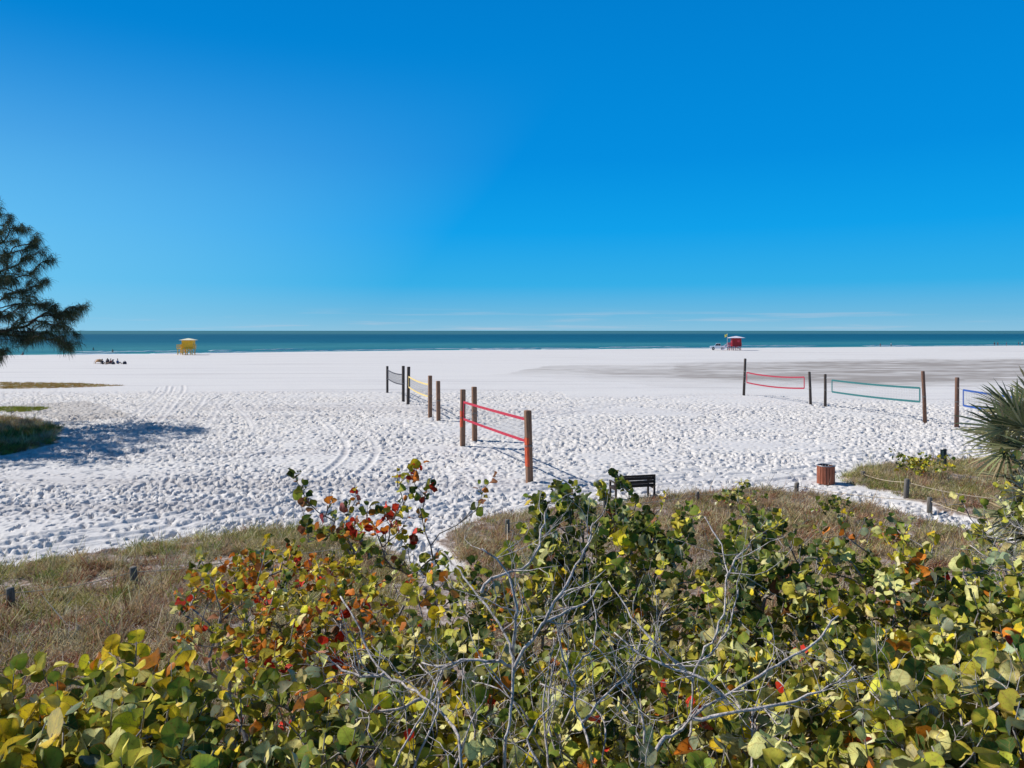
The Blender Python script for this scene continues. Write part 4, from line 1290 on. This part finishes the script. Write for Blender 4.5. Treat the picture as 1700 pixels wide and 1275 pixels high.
P[12] = post('tall reddish brown pole at the near end of the teal net', 1536, 702, 616, 0.24, 'timber_mid', lean=(-0.16, 0), square=False)
P[13] = post('stout brown pole at the far end of the blue net', 1588, 709, 627, 0.26, 'timber_mid', lean=(0.04, 0), square=False)
P[14] = post('brown pole at the near end of the blue net behind the palm', 1840, 762, 655, 0.25, 'timber_mid', square=False)


def net(label, A, B, za, zb, h, gapa, gapb, sag, band, cord, bw=0.075, cell=0.16, twine=0.006, group='volleyball nets'):
    """A, B: post feet; za, zb: top height at each end"""
    A0, B0 = Vector(A), Vector(B)
    u = (B0 - A0).normalized()
    a = A0 + u * gapa; b = B0 - u * gapb
    origin = (a + b) / 2
    origin.z = 0
    root = empty('volleyball_net', origin, label, 'net', group)

    def pt(t, s):   # t along, s 0 top .. 1 bottom
        p = a.lerp(b, t)
        z = za + (zb - za) * t - sag * 4 * t * (1 - t) - s * h
        return Vector((p.x, p.y, z)) - origin
    nn = 24

    def strip(s, nm):
        mb = MB()
        for i in range(nn):
            pa, pb = pt(i / nn, s), pt((i + 1) / nn, s)
            mb.bar(pa, pb, 0.02, bw)
        mb.build(nm, M[band], root)
    strip(0, 'top_band'); strip(1, 'bottom_band')
    for t in (0, 1):
        mb = MB()
        mb.bar(pt(t, 0), pt(t, 1), 0.022, bw * 0.8, up=u)
        mb.build('side_band', M[band], root)
    # twine mesh
    Ln = (b - a).length
    k = int(Ln / cell)
    mb = MB()
    for i in range(1, k):
        mb.tube([pt(i / k, 0), pt(i / k, 1)], twine, 3, cap=False)
    for j in range(1, int(h / cell)):
        s = j / int(h / cell)
        mb.tube([pt(i / 10, s) for i in range(11)], twine, 3, cap=False)
    mb.build('netting', M[cord], root)
    # ties to the posts
    for (t, Q, d) in ((0, A0, 1), (1, B0, -1)):
        for s, zz in ((0, 0.12), (1, -0.05)):
            mb = MB()
            p = pt(t, s)
            q = Vector((Q.x, Q.y, p.z + origin.z + zz)) - origin
            mb.tube([p, (p + q) / 2 + Vector((0, 0, -.01)), q], 0.012, 4)
            mb.build('tie_cord', M['cord'], root)
    return root


def zat(Pk, y):        # height of a photo row at a post's distance
    return H - (y - HORIZON) / F * Pk[0].y


def net_px(label, i, j, ya, yb, yla, ylb, **kw):
    A, B = P[i][0], P[j][0]
    za, zb = zat(P[i], ya), zat(P[j], yb)
    ha, hb = za - zat(P[i], yla), zb - zat(P[j], ylb)
    return net(label, A, B, za, zb, (ha + hb) / 2, **kw)


net_px('bright red volleyball net stretched between the nearest posts', 1, 2, 698, 667, 737, 693, gapa=0.32, gapb=0.2, sag=0.02, band='red_band', cord='net_dark', bw=0.12, twine=0.004)
net_px('pale yellow volleyball net in the middle court', 5, 6, 639, 625, 658, 643, gapa=0.3, gapb=0.3, sag=0.10, band='yellow_band', cord='net_dark', bw=0.11, cell=0.16, twine=0.004)
net_px('grey volleyball net with black bands at the far court', 7, 8, 622, 614, 639, 628, gapa=0.3, gapb=0.3, sag=0.12, band='black_band', cord='net_dark', bw=0.10, cell=0.14, twine=0.005)
net_px('sagging faded red volleyball net on the right courts', 9, 10, 618, 627, 635, 645, gapa=0.5, gapb=0.8, sag=0.16, band='pink_band', cord='net_light', bw=0.13, twine=0.004)
net_px('teal volleyball net between the dark and reddish poles', 11, 12, 630, 645, 649, 668, gapa=0.9, gapb=0.5, sag=0.06, band='green_band', cord='net_light', bw=0.14, twine=0.005)
net_px('blue volleyball net partly hidden behind the palm', 13, 14, 646, 678, 671, 712, gapa=0.7, gapb=0.5, sag=0.06, band='blue_band', cord='net_light', bw=0.12, twine=0.007)

# ------------------------------------------------------------------ bench
gb = gp(1050, 826)
bench = empty('park_bench', (gb.x, gb.y, ground_z(gb.x, gb.y)), 'dark brown slatted wooden bench facing the sea, seen from behind', 'bench', rz=math.radians(-24) * -1)
bench.rotation_euler = (0, 0, math.radians(14))
W = 1.62
for k, z in enumerate((0.50, 0.63, 0.76, 0.86)):
    MB().box((0, -0.20 - 0.045 * (z - .45) / .4, z), (W, 0.035, 0.112 if k < 3 else 0.075), Matrix.Rotation(math.radians(8), 4, 'X'), 0.008).build('back_slat', M['bench'], bench)
for k in range(4):
    MB().box((0, -0.10 + k * 0.125, 0.44), (W, 0.105, 0.035), None, 0.006).build('seat_slat', M['bench'], bench)
for sx in (-1, 1):
    x = sx * (W / 2 - 0.05)
    MB().bar((x, -0.25, -0.1), (x, -0.27, 0.90), 0.07, 0.07, bevel=0.01).build('back_leg', M['bench'], bench)
    MB().bar((x, 0.30, -0.1), (x, 0.30, 0.62), 0.07, 0.07, bevel=0.01).build('front_leg', M['bench'], bench)
    MB().bar((x, -0.24, 0.63), (x, 0.34, 0.64), 0.09, 0.04, bevel=0.008).build('armrest', M['bench'], bench)
    MB().bar((x, -0.2, 0.40), (x, 0.28, 0.40), 0.05, 0.07, bevel=0.006).build('rail', M['bench'], bench)

# ------------------------------------------------------------------ litter bin
gt = gp(1371, 802)
binr = empty('litter_bin', (gt.x, gt.y, ground_z(gt.x, gt.y)), 'round bin of reddish brown wooden slats standing on the sand by the path', 'bin')
R0, Hb = 0.33, 0.72
ns = 18
sl_ = MB()
for k in range(ns):
    a = 2 * math.pi * k / ns
    wdt = 2 * math.pi * R0 / ns * 0.84
    Rm = Matrix.Rotation(a + math.pi / 2, 4, 'Z')
    b = MB().box((R0 * math.cos(a), R0 * math.sin(a), Hb / 2), (wdt, 0.03, Hb + random.uniform(-.012, .012)), Rm, 0.006)
    b.build('slat', M['slat'], binr)
MB().tube([(0, 0, 0.03), (0, 0, Hb - 0.06)], R0 - 0.035, 24).build('liner', M['bag'], binr)
ring = MB()
ring.tube([((R0 - 0.01) * math.cos(a), (R0 - .01) * math.sin(a), Hb + 0.012) for a in np.linspace(0, 2 * math.pi, 33)], 0.025, 6)
ring.build('rim', M['rim'], binr)

# ------------------------------------------------------------------ small dark sign on its post
gs = gp(1568, 778)
sg = empty('path_sign', (gs.x, gs.y, ground_z(gs.x, gs.y)), 'small dark sign on a short post at the back of the grass island', 'sign')
MB().box((0.02, 0, 0.40), (0.11, 0.11, 1.0), None, 0.01).build('signpost', M['sign_board'], sg)
MB().box((-0.12, -0.03, 0.66), (0.16, 0.05, 0.42), None, 0.006).build('board', M['sign_board'], sg)
MB().box((-0.12, -0.059, 0.66), (0.10, 0.006, 0.32)).build('sign_face', M['sign_face'], sg)


# ------------------------------------------------------------------ low rope fences
def rope_fence(label, posts, rad=0.055, sagz=0.09, rope=True):
    gs_ = [gp(px, by) for px, by, ty in posts]
    o = gs_[0].copy(); o.z = ground_z(o.x, o.y)
    root = empty('rope_fence', o, label, 'fence', 'low rope fences')
    tops = []
    for (px, by, ty), g_ in zip(posts, gs_):
        h = (by - ty) / F * g_.y
        g_.z = ground_z(g_.x, g_.y)
        p = g_ - o
        lx, ly = random.gauss(0, .02), random.gauss(0, .02)
        MB().tube([p + Vector((0, 0, -.3)), p + Vector((lx * .5, ly * .5, h * .6)), p + Vector((lx, ly, h - .02)), p + Vector((lx, ly, h))], [rad * 1.08, rad, rad * .97, rad * .8], 9).build('post', M['oldpost'], root)
        tops.append(p + Vector((lx, ly, h - 0.12)))
    if rope:
        for a, b in zip(tops[:-1], tops[1:]):
            MB().tube([a.lerp(b, t) + Vector((0, 0, -sagz * 4 * t * (1 - t))) for t in np.linspace(0, 1, 12)], 0.012, 5).build('rope', M['rope'], root)
    return root


rope_fence('rope fence on stubby posts through the dry grass at left', [(-200, 1045, 1003), (19, 1010, 972), (223, 975, 938), (430, 945, 912), (600, 925, 895)], 0.085)
rope_fence('rope fence of two old posts behind the bare grey branches', [(843, 950, 905), (842, 898, 862), (1005, 858, 830), (1158, 836, 814), (1322, 816, 799)], 0.075)
rope_fence('rope fence along the far side of the sand path', [(1322, 816.5, 800), (1543, 850, 825), (1700, 905, 870)], 0.085)
rope_fence('rope fence crossing the grass island towards the palm', [(1434, 796, 782), (1504, 828, 795), (1660, 855, 822)], 0.095)


# ------------------------------------------------------------------ lifeguard towers
def tower(label, px, base_y, wall, rail, roof, ramp_side, rz, kw):
    g_ = gp(px, base_y)
    z0 = ground_z(g_.x, g_.y)
    root = empty('lifeguard_tower', (g_.x, g_.y, z0), label, 'lifeguard tower', 'lifeguard towers', rz=rz)
    dk = kw['dk']
    cw, cd, ch = kw['cw'], kw['cd'], kw['ch']
    cx = kw['cx']
    for sx in (-1.75, -0.55, 0.6, 1.75):
        for sy in (-1.3, 1.3):
            MB().box((sx, sy, dk / 2 - .1), (0.17, 0.17, dk + .2), None, .015).build('stilt', M[kw['pile']], root)
    br = MB()
    for sy in (-1.3, 1.3):
        br.bar((-1.75, sy - .1, .25), (-.55, sy - .1, dk - .1), .05, .12); br.bar((.6, sy - .1, dk - .1), (1.75, sy - .1, .25), .05, .12)
        br.bar((-.55, sy - .1, .25), (.6, sy - .1, dk - .1), .05, .12)
    br.build('bracing', M[kw['brace']], root)
    MB().box((0, 0, dk), (4.0, 3.1, 0.16), None, .01).build('deck', M[rail], root)
    # cabin with window openings on front
    cab = MB()
    z1 = dk + .08
    cab.box((cx, 0, z1 + ch / 2), (cw, cd, ch), None, .02)
    for i in range(9):
        cab.box((cx - cw / 2 + (i + .5) * cw / 9, -cd / 2 - .012, z1 + ch / 2), (cw / 9 * .84, .024, ch * .97))
    c = cab.build('cabin', M[wall], root)
    MB().box((cx + cw * .18, -cd / 2 - .04, z1 + ch * .62), (cw * .26, .03, ch * .28)).build('shutter', M[kw['panel']], root)
    MB().box((cx - ramp_side * -cw / 2 + ramp_side * .015, 0.2, z1 + ch * .45), (.04, .9, ch * .85)).build('door', M[kw['door']], root)
    # hip roof
    rw, rd, rh = cw / 2 + kw['eave'], cd / 2 + kw['eave'], kw['rh']
    zr = z1 + ch
    vs = [(-rw, -rd, 0), (rw, -rd, 0), (rw, rd, 0), (-rw, rd, 0), (-.18, 0, rh), (.18, 0, rh), (-rw, -rd, -.10), (rw, -rd, -.10), (rw, rd, -.10), (-rw, rd, -.10)]
    vs = [(x + cx, y_, z + zr + .1) for x, y_, z in vs]
    MB().add(vs, [(0, 1, 5, 4), (1, 2, 5), (2, 3, 4, 5), (3, 0, 4), (6, 7, 1, 0), (7, 8, 2, 1), (8, 9, 3, 2), (9, 6, 0, 3), (9, 8, 7, 6)]).build('roof', M[roof], root)
    # balcony rail on the ramp side
    rl = MB()
    xs_ = -1.95 if ramp_side < 0 else 1.95
    x_in = cx + ramp_side * cw / 2
    for sy in (-1.48, 1.48):
        for zz in (.45, .72, 1.0):
            rl.bar((xs_, sy, dk + zz), (x_in, sy, dk + zz), .05, .16)
        for t in np.linspace(0, 1, 3):
            rl.box((xs_ + (x_in - xs_) * t, sy, dk + .5), (.09, .09, 1.0))
    rl.build('railing', M[rail], root)
    # stairs
    sx = xs_
    st_ = MB()
    run = 1.9
    fix = Matrix.Identity(4)
    if kw['back']: fix = Matrix.Translation((xs_ + .5, 1.5, 0)) @ Matrix.Rotation(math.radians(-90), 4, 'Z') @ Matrix.Translation((-xs_, 0, 0))
    for s in (-.45, .45):
        st_.bar((sx, s, dk), (sx + ramp_side * run, s, 0.0), .07, .22)
    for i in range(7):
        t = (i + .5) / 7
        st_.box((sx + ramp_side * run * t, 0, dk * (1 - t)), (.26, .85, .05))
    st_.build('stair', M[kw['stair']], root).matrix_local = fix
    hr = MB()
    for s in (-.47, .47):
        hr.bar((sx, s, dk + .95), (sx + ramp_side * run, s, .95), .05, .09)
        for t in (0.05, .5, .97):
            hr.bar((sx + ramp_side * run * t, s, dk * (1 - t)), (sx + ramp_side * run * t, s, dk * (1 - t) + .95), .06, .06)
    hr.build('handrail', M[kw['stair']], root).matrix_local = fix
    # far-side deck rail
    r2 = MB()
    xo = -ramp_side * 1.95
    for zz in (.5, 1.0):
        r2.bar((xo, -1.48, dk + zz), (xo, 1.48, dk + zz), .05, .12)
    r2.bar((xo, -1.48, dk), (xo, -1.48, dk + 1), .09, .09); r2.bar((xo, 1.48, dk), (xo, 1.48, dk + 1), .09, .09)
    r2.build('side_railing', M[rail], root)
    return root


tower('bright yellow lifeguard tower on stilts with a cream roof', 309.5, 589, 'tower_yellow', 'tower_yellow', 'roof_cream', -1, math.radians(8),
      dict(cw=2.7, cd=2.4, ch=2.05, cx=.5, dk=1.6, eave=.5, back=True, pile='tower_yellow', brace='tower_yellow', panel='tower_yellow', door='pile', stair='tower_yellow', rh=.42))
tower('deep red lifeguard tower on stilts with a pale roof', 1219, 581.6, 'tower_red', 'tower_pink', 'roof_lilac', -1, math.radians(-6),
      dict(cw=2.8, cd=2.6, ch=2.45, cx=.55, dk=1.35, eave=.95, back=False, pile='tower_red', brace='tower_pink', panel='tower_pink', door='tower_pink', stair='roof_lilac', rh=.52))

# flag on a pole beside the red tower
gf = gp(1207.5, 581.5)
fl = empty('flag_pole', (gf.x, gf.y, ground_z(gf.x, gf.y)), 'thin pale pole flying a yellow flag beside the red lifeguard tower', 'flag')
MB().tube([(0, 0, -.2), (0, 0, 5.3)], [.05, .035], 8).build('pole', M['white'], fl)
vs, fs = [], []
for i in range(9):
    for j in range(6):
        vs.append((-0.05 - i * .1 * (1 - .02 * j), 0.09 * math.sin(i * .9) , 5.2 - j * .17 - i * .035 - 0.02 * math.sin(i + j)))
for i in range(8):
    for j in range(5):
        fs.append((i * 6 + j, (i + 1) * 6 + j, (i + 1) * 6 + j + 1, i * 6 + j + 1))
MB().add(vs, fs, True).build('flag_cloth', M['flag'], fl)

# ------------------------------------------------------------------ white pickup truck
gk = gp(1191.5, 581.3)
tr = empty('pickup_truck', (gk.x, gk.y, ground_z(gk.x, gk.y)), 'white pickup truck parked on the sand beside the red lifeguard tower', 'truck', rz=math.radians(-12))


def extrude(prof, y0, y1, mb, inset=0.0):
    n = len(prof)
    vs = [(x, y0, z) for x, z in prof] + [(x, y1, z) for x, z in prof]
    fs = [tuple(range(n)), tuple(range(2 * n - 1, n - 1, -1))] + [(i, i + n, (i + 1) % n + n, (i + 1) % n) for i in range(n)]
    mb.add(vs, fs)
    return mb


body = [(-2.35, .45), (-2.38, .85), (-2.25, 1.02), (-1.05, 1.12), (.55, 1.12), (2.3, 1.10), (2.32, .55), (2.1, .42),
        (1.85, .42), (1.8, .7), (1.55, .85), (1.25, .85), (1.02, .7), (.97, .42), (-.95, .42), (-1.0, .7), (-1.22, .85), (-1.52, .85), (-1.75, .7), (-1.8, .42)]
extrude(body, -.88, .88, MB()).build('body', M['carwhite'], tr)
tr.scale = (1, 1.1, 1.24)
cabp = [(-1.05, 1.12), (-.45, 1.72), (-.2, 1.78), (.75, 1.76), (.95, 1.12)]
extrude(cabp, -.74, .74, MB()).build('cab', M['carwhite'], tr)
for sy in (-1, 1):
    extrude([(-.85, 1.17), (-.38, 1.66), (.1, 1.68), (.1, 1.17)], sy * .742, sy * .755, MB()).build('front_window', M['glass'], tr)
    extrude([(.17, 1.17), (.17, 1.68), (.68, 1.68), (.84, 1.17)], sy * .742, sy * .755, MB()).build('rear_window', M['glass'], tr)
    MB().box((-2.33, sy * .62, .88), (.08, .34, .16), None, .02).build('headlight', M['lamp_clear'], tr)
    MB().box((2.32, sy * .74, .88), (.06, .18, .32), None, .01).build('tail_light', M['lamp_red'], tr)
MB().add([(-1.03, -.66, 1.16), (-1.03, .66, 1.16), (-.48, .60, 1.70), (-.48, -.60, 1.70)], [(0, 1, 2, 3)]).build('windscreen', M['glass'], tr)
MB().add([(.945, -.62, 1.2), (.945, .62, 1.2), (.79, .58, 1.70), (.79, -.58, 1.70)], [(0, 1, 2, 3)]).build('rear_screen', M['glass'], tr)
MB().box((1.62, 0, 1.13), (1.25, 1.5, .05)).build('bed_cover', M['bag'], tr)
MB().box((-2.36, 0, .52), (.16, 1.7, .2), None, .03).build('bumper', M['steel'], tr)
for sx in (-1.37, 1.4):
    for sy in (-1, 1):
        w = MB().tube([(sx, sy * .70, .38), (sx, sy * .72, .38), (sx, sy * .90, .38), (sx, sy * .92, .38)], [.34, .38, .38, .34], 20).build('wheel', M['tyre'], tr)
        MB().tube([(sx, sy * .905, .38), (sx, sy * .93, .38)], .21, 14).build('rim', M['steel'], w)


# ------------------------------------------------------------------ people
def skin_body(name, verts, edges, radii, mat):
    me = bpy.data.meshes.new(name)
    me.from_pydata(verts, edges, [])
    o = bpy.data.objects.new(name + '_tmp', me)
    col.objects.link(o)
    sk = o.modifiers.new('skin', 'SKIN')
    for i, r in enumerate(radii):
        me.skin_vertices[0].data[i].radius = (r, r * 0.85) if not isinstance(r, tuple) else r
    me.skin_vertices[0].data[0].use_root = True
    o.modifiers.new('sub', 'SUBSURF').levels = 1
    dg = bpy.context.evaluated_depsgraph_get()
    nm = bpy.data.meshes.new_from_object(o.evaluated_get(dg))
    nm.name = name
    bpy.data.objects.remove(o)
    nm.polygons.foreach_set('use_smooth', [True] * len(nm.polygons))
    nm.materials.clear()
    nm.materials.append(mat)
    return nm


STAND = dict(
    v=[(0, 0, .95), (0, .01, 1.12), (0, 0, 1.38), (0, 0, 1.50), (0, -.01, 1.58), (0, -.01, 1.72),
       (.10, 0, .88), (.12, -.02, .50), (.12, .02, .09), (.12, -.14, .04),
       (-.10, 0, .88), (-.13, .05, .50), (-.14, .14, .09), (-.14, 0.0, .04),
       (.20, 0, 1.42), (.27, .03, 1.15), (.27, -.06, .90), (.27, -.10, .80),
       (-.20, 0, 1.42), (-.27, .02, 1.15), (-.28, -.07, .91), (-.28, -.11, .81)],
    e=[(0, 1), (1, 2), (2, 3), (3, 4), (4, 5), (0, 6), (6, 7), (7, 8), (8, 9), (0, 10), (10, 11), (11, 12), (12, 13),
       (2, 14), (14, 15), (15, 16), (16, 17), (2, 18), (18, 19), (19, 20), (20, 21)],
    r=[(.16, .11), (.14, .10), (.17, .11), .06, .075, .085, .09, .06, .04, .035, .09, .06, .04, .035, .055, .042, .03, .03, .055, .042, .03, .03])
SIT = dict(
    v=[(0, 0, .16), (0, .03, .33), (0, .05, .58), (0, .03, .70), (0, .01, .78), (0, .01, .92),
       (.10, -.05, .14), (.13, -.42, .38), (.13, -.70, .07), (.13, -.84, .05),
       (-.10, -.05, .14), (-.14, -.42, .33), (-.14, -.74, .07), (-.14, -.88, .05),
       (.20, .05, .62), (.27, -.08, .40), (.20, -.34, .38), (.18, -.42, .39),
       (-.20, .05, .62), (-.28, .14, .36), (-.26, .20, .12), (-.26, .22, .04)],
    e=STAND['e'], r=STAND['r'])


def make_person_meshes(D):
    bodym = skin_body('person_body', D['v'], D['e'], D['r'], M['skin'])
    return bodym


body_stand = make_person_meshes(STAND)
body_sit = make_person_meshes(SIT)
BODY = {'stand': (STAND, body_stand), 'sit': (SIT, body_sit)}


def person(label, loc, pose, shirt, shorts, rz=0.0, s=1.0, group=None):
    D, bm_ = BODY[pose]
    root = bpy.data.objects.new('person', bm_)
    col.objects.link(root)
    root.location = loc
    root.rotation_euler = (0, 0, rz)
    root.scale = (s, s, s)
    tag(root, label, 'person', group)
    v = [Vector(x) for x in D['v']]
    if shirt:
        mb = MB()
        top = v[2] + Vector((0, 0, .09))
        mb.tube([v[0] + Vector((0, 0, .02)), v[1], v[1].lerp(v[2], .5), v[2], top], [.185, .165, .185, .20, .10], 12)
        for a, b in ((14, 15), (18, 19)):
            mb.tube([v[a], v[a].lerp(v[b], .6)], [.085, .075], 8)
        mb.build('shirt', M[shirt], root)
    mb = MB()
    mb.tube([v[1].lerp(v[0], .6), v[0], v[0] - (v[1] - v[0]) * .4], [.165, .19, .15], 12)
    for a, b in ((6, 7), (10, 11)):
        mb.tube([v[a], v[a].lerp(v[b], .65)], [.125, .095], 8)
    mb.build('shorts', M[shorts], root)
    hm = MB()
    h = v[5]
    for k in range(1): pass
    hm.tube([h + Vector((0, .05, -.06)), h + Vector((0, .035, 0)), h + Vector((0, .02, .055)), h + Vector((0, .0, .10)), h + Vector((0, 0, .115))], [.085, .105, .10, .06, .01], 10)
    hm.build('hair', M['hair'], root)
    return root


def on_ground(px, py):
    g_ = gp(px, py)
    return (g_.x, g_.y, ground_z(g_.x, g_.y))


def on_shore(px, offs, z=None):
    # a point offs metres before (negative) or beyond the waterline in the direction of the photo column
    d = 240.0
    for _ in range(20): d = 0.5 * d + 0.5 * (float(shore_y((px - CX) / F * d)) + offs)
    x = (px - CX) / F * d
    return (x, d, ground_z(x, d) if z is None else z)


person('standing bather in a dark shirt at the waterline near the right edge of the beach', on_shore(1651, -1), 'stand', 'cloth_dark', 'cloth_dark', 2.0, 1.0, 'people along the waterline')
person('bather in red beside the dark shirted bather at the waterline', on_shore(1656.5, -1.5), 'stand', 'cloth_red', 'cloth_dark', 3.6, .98, 'people along the waterline')
person('lone walker in blue at the waterline between the two bather pairs', on_shore(1671, 0), 'stand', 'cloth_blue', 'cloth_dark', 1.2, 1.0, 'people along the waterline')
person('walker in dark clothes on the sand at the far right edge', on_shore(1691, -2), 'stand', 'cloth_dark', 'cloth_blue', 1.5, 1.0, 'people along the waterline')
person('walker in a white shirt at the far right edge of the beach', on_shore(1697, -2), 'stand', 'cloth_white', 'cloth_dark', 1.7, 1.0, 'people along the waterline')
person('person in a white shirt wading right of the red tower', on_shore(1479.5, 3), 'stand', 'cloth_white', 'cloth_dark', 0.4, 1.05, 'people along the waterline')
person('wader in dark shorts beside the wader in white', on_shore(1461.5, 3), 'stand', 'cloth_red', 'cloth_dark', 0.9, .9, 'people along the waterline')
person('swimmer standing in shallow water left of the yellow tower', on_shore(187, 24, -1.3), 'stand', None, 'cloth_dark', 0.3, 1.0, 'people along the waterline')
person('swimmer farther out in the water at far left', on_shore(155, 62, -1.4), 'stand', None, 'cloth_dark', 0.8, 1.0, 'people along the waterline')
person('person crouched by the waterline beneath the pine branches', on_shore(38, -1), 'sit', 'cloth_dark', 'cloth_dark', 0.0, 1.0, 'people along the waterline')

# beach group with a small tent
gt = on_ground(163.5, 603.8)
tent = empty('beach_tent', gt, 'small orange brown beach shelter beside the seated group', 'tent')
vs, fs = [], []
na_, nb_ = 12, 8
for j in range(nb_ + 1):
    t = math.pi * (0.02 + 0.66 * j / nb_)
    for i in range(na_ + 1):
        a = math.pi * i / na_
        vs.append((-0.72 * math.cos(a), .45 - .62 * math.cos(t) * math.sin(a) - .2, 0.88 * math.sin(a) * (0.35 + .65 * math.sin(t))))
for j in range(nb_):
    for i in range(na_):
        q = j * (na_ + 1) + i
        fs.append((q, q + 1, q + na_ + 2, q + na_ + 1))
sh = MB().add(vs, fs, True).build('shell', M['tent'], tent)
sd = sh.modifiers.new('thick', 'SOLIDIFY'); sd.thickness = 0.02
MB().box((0, .1, .02), (1.2, .8, .03), None, .01).build('groundsheet', M['tent_in'], tent)
MB().tube([(-.70 * math.cos(a), -.30, .84 * math.sin(a)) for a in np.linspace(0, math.pi, 14)], .03, 6).build('hoop', M['tent_in'], tent)

person('seated person in a dark shirt beside the beach shelter', on_ground(170, 605), 'sit', 'cloth_dark', 'cloth_dark', 1.3, 1.0, 'group sitting on the sand')
person('standing member of the seated beach group in dark clothes', on_ground(178.5, 604.5), 'sit', 'cloth_dark', 'cloth_dark', .4, 1.05, 'group sitting on the sand')['label'] = 'dark clothed person in the low chair left of the red shirt'
person('person in a red shirt seated in the middle of the group', on_ground(183.5, 604.5), 'sit', 'cloth_red', 'cloth_dark', -.5, 1.0, 'group sitting on the sand')
person('person sitting alone with legs stretched right of the low chairs', on_ground(195.5, 604.5), 'sit', 'cloth_blue', 'cloth_dark', 1.6, 1.0, 'group sitting on the sand')
for lab, px, rz in (('dark low folding chair left of the person in red', 178.3, .4), ('dark low folding chair under the person in red', 184, -.4)):
    g_ = on_ground(px, 603.9)
    ch = empty('beach_chair', g_, lab, 'chair', 'low beach chairs', rz)
    MB().box((0, .12, .2), (.5, .45, .03), None, .005).build('seat', M['cloth_dark'], ch)
    MB().box((0, .42, .52), (.5, .03, .62), Matrix.Rotation(math.radians(-18), 4, 'X'), .005).build('backrest', M['cloth_dark'], ch)
    for sx in (-.25, .25):
        MB().tube([(sx, -.12, 0), (sx, .3, .30), (sx, .52, .84)], .014, 5).build('frame', M['steel'], ch)
        MB().tube([(sx, .42, 0), (sx, -.1, .22)], .014, 5).build('leg', M['steel'], ch)


def beach_bag(label, px, py, s):
    g_ = on_ground(px, py)
    b = empty('beach_bag', g_, label, 'bag', 'bags on the sand')
    MB().tube([(0, 0, 0), (0, 0, .08 * s), (0, 0, .3 * s), (0, 0, .42 * s), (0, 0, .45 * s)], [.26 * s, .30 * s, .28 * s, .2 * s, .1 * s], 12).build('body', M['cloth_dark'], b)
    MB().tube([(.15 * s * math.cos(a), 0, .42 * s + .16 * s * math.sin(a)) for a in np.linspace(0, math.pi, 9)], .02, 5).build('handle', M['bag'], b)


beach_bag('dark bag on the sand between the seated people', 188, 604.8, 1.0)
beach_bag('dark bag at the right end of the beach group', 207, 604.6, 1.15)
